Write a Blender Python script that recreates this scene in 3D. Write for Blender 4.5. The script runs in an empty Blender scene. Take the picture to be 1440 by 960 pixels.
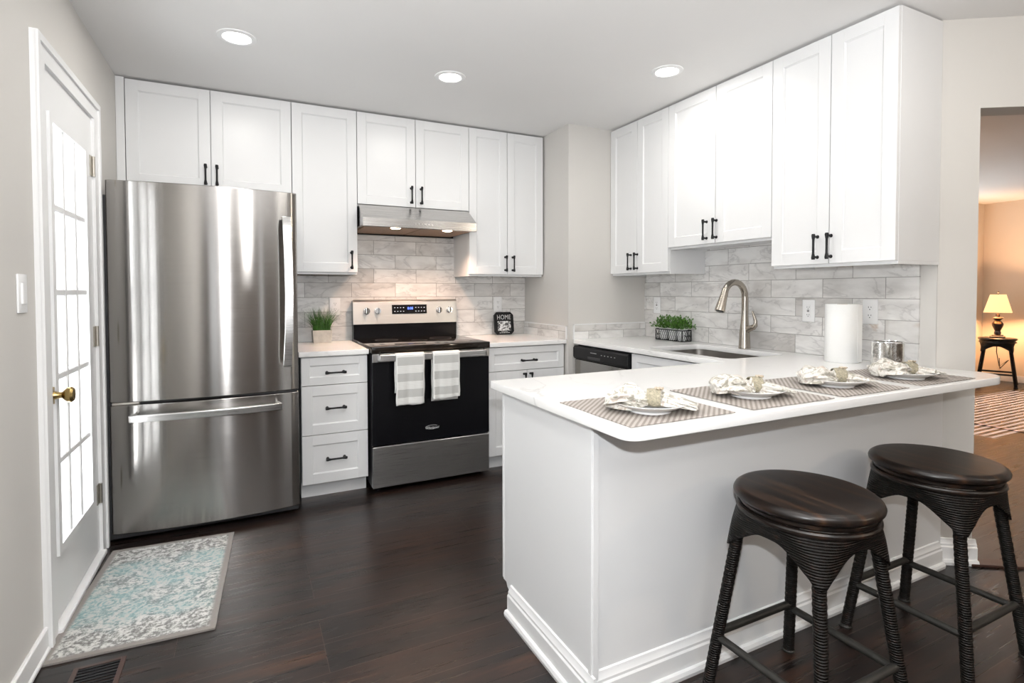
import bpy, bmesh, math, random
from mathutils import Vector, Matrix, Euler, noise
PI = math.pi
scene = bpy.context.scene
COL = scene.collection
rng = random.Random(7)

# ------------------------------------------------------------------ camera
cam_d = bpy.data.cameras.new('camera')
cam = bpy.data.objects.new('camera', cam_d); COL.objects.link(cam)
yaw, pitch, roll = math.radians(26.2003), math.radians(1.4865), math.radians(-.122)
fw = Vector((math.sin(yaw) * math.cos(pitch), math.cos(yaw) * math.cos(pitch), -math.sin(pitch)))
rt = Vector((math.cos(yaw), -math.sin(yaw), 0)); up = rt.cross(fw)
rt2 = rt * math.cos(roll) + up * math.sin(roll); up2 = up * math.cos(roll) - rt * math.sin(roll)
M3 = Matrix((rt2, up2, -fw)).transposed()
cam.matrix_world = Matrix.Translation((-.2152, -3.869, 1.1998)) @ M3.to_4x4()
cam_d.sensor_width = 36; cam_d.lens = 752.97 / 1440 * 36
cam_d.shift_y = -(480 - 429.27) / 1440
cam_d.clip_start = .05
scene.camera = cam

# ------------------------------------------------------------------ exposure, sky, lights
vs = scene.view_settings
vs.view_transform = 'Standard'; vs.look = 'None'; vs.exposure = 0.15; vs.gamma = 1; vs.use_curve_mapping = False
scene.cycles.use_denoising = True
scene.cycles.max_bounces = 8
scene.cycles.sample_clamp_indirect = 4
scene.cycles.caustics_reflective = False
scene.cycles.caustics_refractive = False

world = bpy.data.worlds.new('sky'); scene.world = world; world.use_nodes = True
bg = world.node_tree.nodes['Background']; bg.inputs[0].default_value = (.93, .97, 1, 1); bg.inputs[1].default_value = 1.7

def light(name, kind, loc, power, color=(1, 1, 1), size=None, rot=None, aim=None, **kw):
    d = bpy.data.lights.new(name, kind); d.energy = power; d.color = color
    for k, v in kw.items(): setattr(d, k, v)
    o = bpy.data.objects.new(name, d); COL.objects.link(o); o.location = loc
    if rot: o.rotation_euler = rot
    if aim is not None:
        o.rotation_euler = (Vector(aim) - Vector(loc)).to_track_quat('-Z', 'Y').to_euler()
    return o

# the photographer's flash: a little of it straight ahead, most of it thrown up at the ceiling
light('camera_flash', 'POINT', (-.2152, -3.869, 1.365), 80, (.95, .975, 1), shadow_soft_size=.02)
light('bounce_flash', 'AREA', (.35, -4.3, 1.75), 88, (1, 1, 1), aim=(.35, -4.1, 3), shape='DISK', size=.5)
# daylight at the glazed door
light('door_daylight', 'AREA', (-1.0, -1.24, 1.05), 9, (.93, .97, 1), aim=(3, -1.24, .95), shape='RECTANGLE', size=.42, size_y=1.5)
# sun through the living-room blind
light('sun', 'SUN', (6, 3, 5), 130, (.97, .98, 1), aim=(5.85, 1.35, 3.0), angle=.006)
CAN_W = 4.0
light('added_dining_fill', 'POINT', (3.1, -5.0, 1.64), 30, (1, .84, .66), shadow_soft_size=.05)  # added warm fill from behind the viewer for the right-hand cabinet side
CANS = [(-.247, -1.086), (.785, -1.081), (1.794, -1.655), (-.247, -2.75), (.785, -2.9), (1.9, -3.3), (.3, -4.9), (2.3, -5.0)]

# ------------------------------------------------------------------ materials
def newmat(name):
    m = bpy.data.materials.new(name); m.use_nodes = True
    nt = m.node_tree; b = nt.nodes['Principled BSDF']
    return m, nt, b

def N(nt, t, **kw):
    n = nt.nodes.new('ShaderNode' + t)
    for k, v in kw.items(): setattr(n, k, v)
    return n

def ramp(nt, stops, interp='LINEAR'):
    r = N(nt, 'ValToRGB'); cr = r.color_ramp; cr.interpolation = interp
    while len(cr.elements) > 1: cr.elements.remove(cr.elements[-1])
    cr.elements[0].position = stops[0][0]; cr.elements[0].color = (*stops[0][1], 1)
    for p, c in stops[1:]:
        e = cr.elements.new(p); e.color = (*c, 1)
    return r

def setp(b, **kw):
    names = dict(color='Base Color', rough='Roughness', metal='Metallic', coat='Coat Weight', spec='Specular IOR Level',
                 aniso='Anisotropic', arot='Anisotropic Rotation', trans='Transmission Weight', sheen='Sheen Weight', ior='IOR', croug='Coat Roughness')
    for k, v in kw.items():
        b.inputs[names[k]].default_value = (*v, 1) if isinstance(v, tuple) else v

def coords(nt, scale=(1, 1, 1), rot=(0, 0, 0), loc=(0, 0, 0)):
    tc = N(nt, 'TexCoord'); mp = N(nt, 'Mapping')
    mp.inputs['Scale'].default_value = scale; mp.inputs['Rotation'].default_value = rot; mp.inputs['Location'].default_value = loc
    nt.links.new(tc.outputs['Object'], mp.inputs['Vector'])
    return mp.outputs['Vector']

def plain(name, color, rough=.5, noise_amt=.03, nscale=6, bump=0, bscale=200, **kw):
    """a painted / moulded surface with a trace of unevenness"""
    m, nt, b = newmat(name); setp(b, color=color, rough=rough, **kw)
    v = coords(nt)
    n = N(nt, 'TexNoise'); n.inputs['Scale'].default_value = nscale; n.inputs['Detail'].default_value = 3
    nt.links.new(v, n.inputs['Vector'])
    lo = tuple(c * (1 - noise_amt) for c in color); hi = tuple(min(1, c * (1 + noise_amt)) for c in color)
    r = ramp(nt, [(.3, lo), (.7, hi)])
    nt.links.new(n.outputs['Fac'], r.inputs['Fac']); nt.links.new(r.outputs['Color'], b.inputs['Base Color'])
    if bump:
        n2 = N(nt, 'TexNoise'); n2.inputs['Scale'].default_value = bscale; n2.inputs['Detail'].default_value = 2
        bp = N(nt, 'Bump'); bp.inputs['Strength'].default_value = bump; bp.inputs['Distance'].default_value = .002
        nt.links.new(v, n2.inputs['Vector']); nt.links.new(n2.outputs['Fac'], bp.inputs['Height']); nt.links.new(bp.outputs['Normal'], b.inputs['Normal'])
    return m

def emit(name, color, strength):
    m, nt, b = newmat(name); setp(b, color=color)
    b.inputs['Emission Color'].default_value = (*color, 1); b.inputs['Emission Strength'].default_value = strength
    return m

def steel(name, color, rough, aniso=.9, brush=(1, 1, 260), tangent='Z', var=.06):
    m, nt, b = newmat(name); setp(b, color=color, metal=1.0, rough=rough, aniso=aniso, arot=.25)
    v = coords(nt, scale=brush)
    n = N(nt, 'TexNoise'); n.inputs['Scale'].default_value = 3; n.inputs['Detail'].default_value = 3
    nt.links.new(v, n.inputs['Vector'])
    r = ramp(nt, [(.3, (rough * .85,) * 3), (.7, (rough * 1.15,) * 3)])
    nt.links.new(n.outputs['Fac'], r.inputs['Fac']); nt.links.new(r.outputs['Color'], b.inputs['Roughness'])
    r2 = ramp(nt, [(.3, tuple(c * (1 - var) for c in color)), (.7, color)])
    nt.links.new(n.outputs['Fac'], r2.inputs['Fac']); nt.links.new(r2.outputs['Color'], b.inputs['Base Color'])
    if aniso:
        t = N(nt, 'Tangent', direction_type='RADIAL', axis=tangent)
        nt.links.new(t.outputs['Tangent'], b.inputs['Tangent'])
    return m

def mat_marble_tile(axis, j0):
    """3 x 12 inch marble tiles in running bond; axis is the wall's horizontal axis"""
    m, nt, b = newmat('marble_tile_' + axis)
    L = nt.links.new
    tc = N(nt, 'TexCoord'); sx = N(nt, 'SeparateXYZ'); L(tc.outputs['Object'], sx.inputs[0])
    def math_(op, a, bb):
        n = N(nt, 'Math', operation=op)
        for i, q in enumerate((a, bb)):
            if q is None: continue
            if hasattr(q, 'links'): L(q, n.inputs[i])
            else: n.inputs[i].default_value = q
        return n.outputs[0]
    h = sx.outputs['X'] if axis == 'x' else math_('MULTIPLY', sx.outputs['Y'], -1.0)
    h = math_('SUBTRACT', h, j0); z = math_('SUBTRACT', sx.outputs['Z'], .8606)
    cb = N(nt, 'CombineXYZ'); L(h, cb.inputs[0]); L(z, cb.inputs[1])
    br = N(nt, 'TexBrick'); br.offset = .5; br.offset_frequency = 2; br.squash = 1
    L(cb.outputs[0], br.inputs['Vector'])
    for k, q in (('Scale', 1.0), ('Mortar Size', .0016), ('Mortar Smooth', .1), ('Bias', 0.0), ('Brick Width', .3085), ('Row Height', .1005)):
        br.inputs[k].default_value = q
    br.inputs['Color1'].default_value = (0, 0, 0, 1); br.inputs['Color2'].default_value = (1, 1, 1, 1); br.inputs['Mortar'].default_value = (.5, .5, .5, 1)
    rnd = br.outputs['Color']
    # every tile is cut from another part of the slab
    add = N(nt, 'VectorMath', operation='MULTIPLY_ADD'); L(rnd, add.inputs[0]); add.inputs[1].default_value = (37, 53, 71); L(cb.outputs[0], add.inputs[2])
    mp = N(nt, 'Mapping'); mp.inputs['Rotation'].default_value = (0, 0, .6); mp.inputs['Scale'].default_value = (1.0, 2.4, 1); L(add.outputs[0], mp.inputs[0])
    n1 = N(nt, 'TexNoise'); n1.inputs['Scale'].default_value = 3.2; n1.inputs['Detail'].default_value = 5; n1.inputs['Roughness'].default_value = .55; n1.inputs['Distortion'].default_value = .5
    L(mp.outputs[0], n1.inputs['Vector'])
    vein = ramp(nt, [(.0, (.88, .87, .855)), (.40, (.87, .86, .845)), (.475, (.82, .81, .80)), (.492, (.655, .645, .635)), (.515, (.83, .82, .805)), (.6, (.87, .86, .845)), (1, (.88, .87, .855))])
    L(n1.outputs['Fac'], vein.inputs['Fac'])
    n2 = N(nt, 'TexNoise'); n2.inputs['Scale'].default_value = 6; n2.inputs['Detail'].default_value = 5; L(mp.outputs[0], n2.inputs['Vector'])
    cloud = ramp(nt, [(.3, (.70, .69, .68)), (.58, (1, 1, 1))]); L(n2.outputs['Fac'], cloud.inputs['Fac'])
    mx = N(nt, 'MixRGB', blend_type='MULTIPLY'); mx.inputs[0].default_value = .8; L(vein.outputs[0], mx.inputs[1]); L(cloud.outputs[0], mx.inputs[2])
    tone = ramp(nt, [(0, (.68, .665, .65)), (.2, (.94, .935, .93)), (.7, (1, 1, 1)), (1, (.84, .83, .82))]); L(rnd, tone.inputs['Fac'])
    mx2 = N(nt, 'MixRGB', blend_type='MULTIPLY'); mx2.inputs[0].default_value = 1; L(mx.outputs[0], mx2.inputs[1]); L(tone.outputs[0], mx2.inputs[2])
    # a few rusty veins
    n3 = N(nt, 'TexNoise'); n3.inputs['Scale'].default_value = 2.1; n3.inputs['Detail'].default_value = 4; n3.inputs['Distortion'].default_value = .6; L(mp.outputs[0], n3.inputs['Vector'])
    rust = ramp(nt, [(.665, (0, 0, 0)), (.70, (.8, .8, .8)), (.72, (0, 0, 0))]); L(n3.outputs['Fac'], rust.inputs['Fac'])
    mx3 = N(nt, 'MixRGB'); L(rust.outputs[0], mx3.inputs[0]); L(mx2.outputs[0], mx3.inputs[1]); mx3.inputs[2].default_value = (.42, .33, .26, 1)
    mx4 = N(nt, 'MixRGB'); L(br.outputs['Fac'], mx4.inputs[0]); L(mx3.outputs[0], mx4.inputs[1]); mx4.inputs[2].default_value = (.30, .285, .27, 1)
    L(mx4.outputs[0], b.inputs['Base Color']); b.inputs['Roughness'].default_value = .28
    bp = N(nt, 'Bump', invert=True); bp.inputs['Strength'].default_value = .6; bp.inputs['Distance'].default_value = .002
    L(br.outputs['Fac'], bp.inputs['Height']); L(bp.outputs['Normal'], b.inputs['Normal'])
    return m

def mat_planks(name, width, length, tones, seam, rough, rot=0, grain=1.0, offset=.37, seamw=.0012):
    m, nt, b = newmat(name); L = nt.links.new
    v = coords(nt, rot=(0, 0, rot))
    br = N(nt, 'TexBrick'); br.offset = offset; br.offset_frequency = 3; L(v, br.inputs['Vector'])
    for k, q in (('Scale', 1.0), ('Mortar Size', seamw), ('Mortar Smooth', .2), ('Bias', 0.0), ('Brick Width', length), ('Row Height', width)):
        br.inputs[k].default_value = q
    br.inputs['Color1'].default_value = (0, 0, 0, 1); br.inputs['Color2'].default_value = (1, 1, 1, 1); br.inputs['Mortar'].default_value = (.5, .5, .5, 1)
    add = N(nt, 'VectorMath', operation='MULTIPLY_ADD'); L(br.outputs['Color'], add.inputs[0]); add.inputs[1].default_value = (17, 31, 5); L(v, add.inputs[2])
    mp = N(nt, 'Mapping'); mp.inputs['Scale'].default_value = (1.1, 9, 1); L(add.outputs[0], mp.inputs[0])
    n1 = N(nt, 'TexNoise'); n1.inputs['Scale'].default_value = 1.6; n1.inputs['Detail'].default_value = 6; n1.inputs['Roughness'].default_value = .6; L(mp.outputs[0], n1.inputs['Vector'])
    r1 = ramp(nt, tones); L(n1.outputs['Fac'], r1.inputs['Fac'])
    mp2 = N(nt, 'Mapping'); mp2.inputs['Scale'].default_value = (3, 120, 1); L(add.outputs[0], mp2.inputs[0])
    n2 = N(nt, 'TexNoise'); n2.inputs['Scale'].default_value = 1; n2.inputs['Detail'].default_value = 3; L(mp2.outputs[0], n2.inputs['Vector'])
    r2 = ramp(nt, [(.3, (.72, .72, .72)), (.7, (1.0, 1.0, 1.0))]); L(n2.outputs['Fac'], r2.inputs['Fac'])
    mx = N(nt, 'MixRGB', blend_type='MULTIPLY'); mx.inputs[0].default_value = grain; L(r1.outputs[0], mx.inputs[1]); L(r2.outputs[0], mx.inputs[2])
    mx2 = N(nt, 'MixRGB'); L(br.outputs['Fac'], mx2.inputs[0]); L(mx.outputs[0], mx2.inputs[1]); mx2.inputs[2].default_value = (*seam, 1)
    L(mx2.outputs[0], b.inputs['Base Color'])
    rr = ramp(nt, [(.3, (rough * .85,) * 3), (.7, (rough * 1.2,) * 3)]); L(n2.outputs['Fac'], rr.inputs['Fac']); L(rr.outputs[0], b.inputs['Roughness'])
    bp = N(nt, 'Bump', invert=True); bp.inputs['Strength'].default_value = .25; bp.inputs['Distance'].default_value = .001
    L(br.outputs['Fac'], bp.inputs['Height']); L(bp.outputs['Normal'], b.inputs['Normal'])
    return m

def mat_quartz():
    m, nt, b = newmat('white_quartz'); L = nt.links.new
    v = coords(nt)
    n = N(nt, 'TexNoise'); n.inputs['Scale'].default_value = 1.7; n.inputs['Detail'].default_value = 5; n.inputs['Distortion'].default_value = 1.6; L(v, n.inputs['Vector'])
    r = ramp(nt, [(0, (.90, .895, .885)), (.475, (.90, .895, .885)), (.497, (.70, .69, .68)), (.515, (.89, .885, .875)), (1, (.91, .905, .895))]); L(n.outputs['Fac'], r.inputs['Fac'])
    n2 = N(nt, 'TexNoise'); n2.inputs['Scale'].default_value = 2.3; L(v, n2.inputs['Vector'])
    fade = ramp(nt, [(.45, (0, 0, 0)), (.65, (.8, .8, .8))]); L(n2.outputs['Fac'], fade.inputs['Fac'])
    mx = N(nt, 'MixRGB'); L(fade.outputs[0], mx.inputs[0]); mx.inputs[1].default_value = (.90, .895, .885, 1); L(r.outputs[0], mx.inputs[2])
    L(mx.outputs[0], b.inputs['Base Color']); setp(b, rough=.16)
    return m

def mat_wicker():
    m, nt, b = newmat('dark_wicker'); L = nt.links.new
    v = coords(nt)
    w = N(nt, 'TexWave', wave_type='BANDS', bands_direction='Z'); w.inputs['Scale'].default_value = 45; w.inputs['Distortion'].default_value = 1.4; w.inputs['Detail'].default_value = 2; w.inputs['Detail Scale'].default_value = 6
    L(v, w.inputs['Vector'])
    n = N(nt, 'TexNoise'); n.inputs['Scale'].default_value = 60; L(v, n.inputs['Vector'])
    r = ramp(nt, [(.35, (.003, .0025, .002)), (.6, (.007, .005, .004)), (.75, (.020, .010, .007))]); L(n.outputs['Fac'], r.inputs['Fac'])
    L(r.outputs[0], b.inputs['Base Color']); setp(b, rough=.42, spec=.16)
    bp = N(nt, 'Bump'); bp.inputs['Strength'].default_value = .8; bp.inputs['Distance'].default_value = .003
    L(w.outputs['Fac'], bp.inputs['Height']); L(bp.outputs['Normal'], b.inputs['Normal'])
    return m

def mat_seatwood():
    m, nt, b = newmat('dark_seat_wood'); L = nt.links.new
    v = coords(nt, scale=(26, 2.5, 2.5), rot=(0, 0, .9))
    n = N(nt, 'TexNoise'); n.inputs['Scale'].default_value = 1.2; n.inputs['Detail'].default_value = 5; L(v, n.inputs['Vector'])
    r = ramp(nt, [(.36, (.004, .0032, .003)), (.52, (.009, .0055, .004)), (.64, (.028, .014, .008)), (.76, (.05, .025, .013))]); L(n.outputs['Fac'], r.inputs['Fac'])
    L(r.outputs[0], b.inputs['Base Color']); setp(b, rough=.30, spec=.3)
    return m

def mat_rug():
    m, nt, b = newmat('teal_rug'); L = nt.links.new
    v = coords(nt)
    sx = N(nt, 'SeparateXYZ'); L(v, sx.inputs[0])
    def absn(o, half):
        a = N(nt, 'Math', operation='ABSOLUTE'); L(o, a.inputs[0]); s = N(nt, 'Math', operation='SUBTRACT'); s.inputs[0].default_value = half; L(a.outputs[0], s.inputs[1]); return s.outputs[0]
    dx, dy = absn(sx.outputs['X'], .25), absn(sx.outputs['Y'], .415)
    mn = N(nt, 'Math', operation='MINIMUM'); L(dx, mn.inputs[0]); L(dy, mn.inputs[1])
    n = N(nt, 'TexNoise'); n.inputs['Scale'].default_value = 85; n.inputs['Detail'].default_value = 5; n.inputs['Roughness'].default_value = .75; L(v, n.inputs['Vector'])
    w = N(nt, 'TexVoronoi', feature='SMOOTH_F1'); w.inputs['Scale'].default_value = 15; L(v, w.inputs['Vector'])
    ws = N(nt, 'Math', operation='SINE'); wm = N(nt, 'Math', operation='MULTIPLY'); wm.inputs[1].default_value = 26; L(w.outputs['Distance'], wm.inputs[0]); L(wm.outputs[0], ws.inputs[0])
    comb = N(nt, 'Math', operation='MULTIPLY_ADD'); L(ws.outputs[0], comb.inputs[0]); comb.inputs[1].default_value = .06; L(n.outputs['Fac'], comb.inputs[2])
    field = ramp(nt, [(.34, (.15, .26, .265)), (.45, (.25, .36, .365)), (.54, (.40, .45, .44)), (.64, (.47, .44, .41))]); L(comb.outputs[0], field.inputs['Fac'])
    bord = ramp(nt, [(.36, (.13, .125, .12)), (.47, (.25, .25, .24)), (.56, (.55, .55, .53)), (.7, (.62, .61, .59))]); L(comb.outputs[0], bord.inputs['Fac'])
    # the faded grey ends, then the plain woven edge
    ad = N(nt, 'Math', operation='ABSOLUTE'); L(sx.outputs['Y'], ad.inputs[0])
    n5 = N(nt, 'TexNoise'); n5.inputs['Scale'].default_value = 7; L(v, n5.inputs['Vector'])
    a5 = N(nt, 'Math', operation='MULTIPLY_ADD'); L(n5.outputs['Fac'], a5.inputs[0]); a5.inputs[1].default_value = .16; L(ad.outputs[0], a5.inputs[2])
    pal = N(nt, 'MixRGB'); pf = ramp(nt, [(.42, (0, 0, 0)), (.62, (.75, .75, .75))]); L(n5.outputs['Fac'], pf.inputs['Fac']); L(pf.outputs[0], pal.inputs[0]); L(field.outputs[0], pal.inputs[1]); L(bord.outputs[0], pal.inputs[2])
    isb = ramp(nt, [(.28, (0, 0, 0)), (.36, (1, 1, 1))]); L(a5.outputs[0], isb.inputs['Fac'])
    mx = N(nt, 'MixRGB'); L(isb.outputs[0], mx.inputs[0]); L(pal.outputs[0], mx.inputs[1]); L(bord.outputs[0], mx.inputs[2])
    edge = ramp(nt, [(.018, (1, 1, 1)), (.03, (0, 0, 0))]); L(mn.outputs[0], edge.inputs['Fac'])
    mx2 = N(nt, 'MixRGB'); L(edge.outputs[0], mx2.inputs[0]); L(mx.outputs[0], mx2.inputs[1]); mx2.inputs[2].default_value = (.22, .20, .185, 1)
    L(mx2.outputs[0], b.inputs['Base Color']); setp(b, rough=.95, sheen=.2)
    bp = N(nt, 'Bump'); bp.inputs['Strength'].default_value = .5; bp.inputs['Distance'].default_value = .003
    L(n.outputs['Fac'], bp.inputs['Height']); L(bp.outputs['Normal'], b.inputs['Normal'])
    return m

def mat_towel():
    m, nt, b = newmat('striped_towel'); L = nt.links.new
    tc = N(nt, 'TexCoord'); sx = N(nt, 'SeparateXYZ'); L(tc.outputs['Object'], sx.inputs[0])
    # stripe clusters every 0.098 m, measured from the fold at the top
    mod = N(nt, 'Math', operation='PINGPONG'); mod.inputs[1].default_value = .0475; L(sx.outputs['Z'], mod.inputs[0])
    band = ramp(nt, [(.0, (1, 1, 1)), (.019, (1, 1, 1)), (.020, (0, 0, 0))], 'CONSTANT'); L(mod.outputs[0], band.inputs['Fac'])
    fine = N(nt, 'Math', operation='PINGPONG'); fine.inputs[1].default_value = .0048; L(sx.outputs['Z'], fine.inputs[0])
    fr = ramp(nt, [(.0, (.78, .78, .76)), (.0030, (.62, .62, .60))], 'CONSTANT'); L(fine.outputs[0], fr.inputs['Fac'])
    mx = N(nt, 'MixRGB'); L(band.outputs[0], mx.inputs[0]); mx.inputs[1].default_value = (.50, .50, .485, 1); L(fr.outputs[0], mx.inputs[2])
    ax = N(nt, 'Math', operation='ABSOLUTE'); L(sx.outputs['X'], ax.inputs[0])
    hem = ramp(nt, [(.0, (0, 0, 0)), (.078, (1, 1, 1))], 'CONSTANT'); L(ax.outputs[0], hem.inputs['Fac'])
    mx2 = N(nt, 'MixRGB'); L(hem.outputs[0], mx2.inputs[0]); L(mx.outputs[0], mx2.inputs[1]); mx2.inputs[2].default_value = (.74, .74, .72, 1)
    L(mx2.outputs[0], b.inputs['Base Color']); setp(b, rough=.9, sheen=.2)
    n = N(nt, 'TexNoise'); n.inputs['Scale'].default_value = 700; L(tc.outputs['Object'], n.inputs['Vector'])
    bp = N(nt, 'Bump'); bp.inputs['Strength'].default_value = .3; bp.inputs['Distance'].default_value = .001; L(n.outputs['Fac'], bp.inputs['Height']); L(bp.outputs[0], b.inputs['Normal'])
    return m

def mat_stripes(name, c1, c2, freq, rough=.7):
    m, nt, b = newmat(name); L = nt.links.new
    v = coords(nt, rot=(0, 0, math.radians(48)))
    w = N(nt, 'TexWave', wave_type='BANDS', bands_direction='X'); w.inputs['Scale'].default_value = freq; w.inputs['Distortion'].default_value = 0
    L(v, w.inputs['Vector'])
    w2 = N(nt, 'TexWave', wave_type='BANDS', bands_direction='Y'); w2.inputs['Scale'].default_value = freq * 5; L(v, w2.inputs['Vector'])
    mxf = N(nt, 'MixRGB'); mxf.inputs[0].default_value = .15; L(w.outputs['Fac'], mxf.inputs[1]); L(w2.outputs['Fac'], mxf.inputs[2])
    r = ramp(nt, [(.3, c1), (.65, c2)]); L(mxf.outputs[0], r.inputs['Fac']); L(r.outputs[0], b.inputs['Base Color'])
    setp(b, rough=rough)
    bp = N(nt, 'Bump'); bp.inputs['Strength'].default_value = .5; bp.inputs['Distance'].default_value = .001; L(mxf.outputs[0], bp.inputs['Height']); L(bp.outputs[0], b.inputs['Normal'])
    return m

def mat_floral():
    m, nt, b = newmat('floral_linen'); L = nt.links.new
    v = coords(nt)
    n = N(nt, 'TexNoise'); n.inputs['Scale'].default_value = 42; n.inputs['Detail'].default_value = 4; n.inputs['Distortion'].default_value = .8; L(v, n.inputs['Vector'])
    r = ramp(nt, [(.0, (.20, .19, .16)), (.40, (.33, .31, .26)), (.45, (.50, .47, .41)), (.50, (.70, .675, .63)), (.58, (.70, .675, .63)), (.66, (.50, .43, .37))]); L(n.outputs['Fac'], r.inputs['Fac'])
    L(r.outputs[0], b.inputs['Base Color']); setp(b, rough=.85, sheen=.1)
    return m

def mat_glass():
    m, nt, b = newmat('window_glass'); L = nt.links.new
    out = nt.nodes['Material Output']
    nt.nodes.remove(b)
    t = N(nt, 'BsdfTransparent'); g = N(nt, 'BsdfGlossy'); g.inputs['Roughness'].default_value = .02
    lw = N(nt, 'LayerWeight'); lw.inputs['Blend'].default_value = .5
    pw = N(nt, 'Math', operation='POWER'); L(lw.outputs['Facing'], pw.inputs[0]); pw.inputs[1].default_value = 5
    f = N(nt, 'Math', operation='MULTIPLY_ADD'); L(pw.outputs[0], f.inputs[0]); f.inputs[1].default_value = .55; f.inputs[2].default_value = .04
    mx = N(nt, 'MixShader'); L(f.outputs[0], mx.inputs[0]); L(t.outputs[0], mx.inputs[1]); L(g.outputs[0], mx.inputs[2]); L(mx.outputs[0], out.inputs[0])
    return m

def mat_photo():
    m, nt, b = newmat('black_and_white_print'); L = nt.links.new
    v = coords(nt)
    n = N(nt, 'TexNoise'); n.inputs['Scale'].default_value = 55; n.inputs['Detail'].default_value = 5; n.inputs['Distortion'].default_value = .7; L(v, n.inputs['Vector'])
    r = ramp(nt, [(.42, (.02, .02, .02)), (.50, (.35, .35, .35)), (.56, (.8, .8, .8))]); L(n.outputs['Fac'], r.inputs['Fac'])
    L(r.outputs[0], b.inputs['Base Color']); setp(b, rough=.4)
    return m

CAB = plain('cabinet_white_paint', (.785, .788, .792), .32, .006, 3)
TRIM = plain('white_trim_paint', (.85, .85, .85), .30, .008, 3)
WALL = plain('greige_wall_paint', (.62, .60, .57), .75, .012, 2, bump=.05, bscale=350)
WALLD = plain('dark_reflection_wall', (.20, .165, .14), .8, .012, 2)  # unseen walls kept dark so the refrigerator reflects less light
WALLN = plain('warm_far_wall_paint', (.64, .54, .43), .8, .012, 2)
CEIL = plain('ceiling_paint', (.80, .79, .78), .9, .01, 2)
BLACKM = plain('matte_black_metal', (.007, .007, .008), .42, .05, 30, spec=.22)
BLACKP = plain('black_plastic', (.008, .008, .009), .38, .05, 20, spec=.22)
BLKGL = plain('black_oven_glass', (.004, .004, .005), .22, .02, 5, spec=.2)
COOKT = plain('ceramic_cooktop', (.010, .007, .005), .08, .02, 5, spec=.3)
DKGREY = plain('dark_grey_shell', (.025, .025, .027), .5, .05, 10)
STEEL = steel('brushed_steel', (.37, .355, .34), .165, 1.0)
STEELP = steel('brushed_steel_panel', (.74, .72, .69), .36, .5)
STEELHD = steel('brushed_steel_hood', (.60, .585, .57), .26, .8)
STEELD = steel('brushed_steel_dark', (.40, .395, .39), .30, .8)
STEELH = steel('brushed_steel_handle', (.70, .69, .68), .30, 0)
NICKEL = plain('brushed_nickel', (.44, .40, .35), .27, .02, 8, metal=1.0)
SINKM = plain('satin_sink_steel', (.33, .31, .29), .38, .05, 10, metal=1.0)
CHROME = plain('chrome', (.82, .82, .82), .10, .01, 5, metal=1.0)
MIRROR = plain('mercury_glass', (.74, .73, .70), .16, .25, 45, metal=1.0, bump=.5, bscale=60)
BRASS = plain('aged_brass', (.42, .30, .12), .25, .05, 20, metal=1.0)
HINGEM = plain('satin_hinge_metal', (.50, .47, .42), .35, .05, 20, metal=1.0)
QUARTZ = mat_quartz()
TILEX = mat_marble_tile('x', .1245); TILEY = mat_marble_tile('y', .222)
FLOORK = mat_planks('espresso_planks', .152, 1.22, [(.25, (.004, .0036, .0038)), (.42, (.009, .0065, .006)), (.58, (.022, .0115, .0085)), (.75, (.070, .032, .017))], (.055, .038, .03), .30)
FLOORL = mat_planks('reddish_oak_floor', .062, .62, [(.3, (.016, .011, .009)), (.6, (.028, .0185, .0145)), (.8, (.042, .027, .020))], (.02, .01, .008), .30, seamw=.002)
WICKER = mat_wicker(); SEATW = mat_seatwood()
STRETCH = plain('dark_olive_wood', (.012, .011, .009), .5, .2, 20)
RUGM = mat_rug(); TOWELM = mat_towel()
MATM = mat_stripes('woven_placemat', (.22, .19, .17), (.39, .355, .325), 23)
CHINA = plain('white_china', (.88, .88, .87), .12, .005, 3)
LINEN = mat_floral()
ROPE = plain('twisted_rope', (.29, .26, .19), .85, .35, 160, bump=.9, bscale=260)
BURLAP = plain('burlap_flower', (.52, .44, .34), .9, .15, 90)
PAPER = plain('white_paper_towel', (.90, .90, .885), .9, .01, 20, bump=.25, bscale=120)
CARD = plain('cardboard_tube', (.45, .33, .22), .8, .05, 20)
LEAF = plain('grass_green', (.038, .125, .010), .5, .45, 40)
LEAF2 = plain('herb_green', (.045, .13, .008), .5, .5, 60)
SOIL = plain('dark_soil', (.02, .015, .01), .9, .2, 40)
POTM = plain('whitewashed_wood', (.56, .52, .46), .75, .12, 25, bump=.6, bscale=70)
POTW = plain('white_tin', (.72, .73, .73), .4, .03, 20)
PLATE = plain('outlet_plastic', (.86, .86, .86), .35, .01, 5)
GLASS = mat_glass()
PHOTO = mat_photo()
LETTER = plain('pale_lettering', (.62, .62, .62), .5, .02, 5)
GREYL = plain('grey_lettering', (.30, .30, .30), .4, .02, 5)
LENS = emit('lamp_lens', (1, .97, .92), 14)
HLENS = emit('hood_lamp_lens', (1, .85, .62), 14)
SHADE = emit('lamp_shade_linen', (1, .66, .30), .85)
BLUE = emit('blue_digits', (.08, .15, 1), 3.0)
DIM = emit('dim_key_legend', (.55, .6, .7), .25)
FILTER = plain('hood_filter_mesh', (.34, .20, .115), .5, .35, 220)
LAMPB = plain('bronze_lamp_body', (.015, .008, .006), .35, .2, 20)
SIDING = plain('white_exterior_siding', (.78, .80, .82), .6, .02, 5)
BLUEG = plain('blue_grey_weatherstrip', (.10, .13, .17), .6, .03, 10)
GROUND = plain('pale_deck', (.45, .45, .44), .8, .05, 5)
BLINDM = plain('white_blind_slat', (.8, .8, .78), .5, .02, 5)
STRIP = plain('dark_threshold_wood', (.045, .02, .014), .35, .2, 20)

# ------------------------------------------------------------------ mesh helpers
def bm_(): return bmesh.new()

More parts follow.
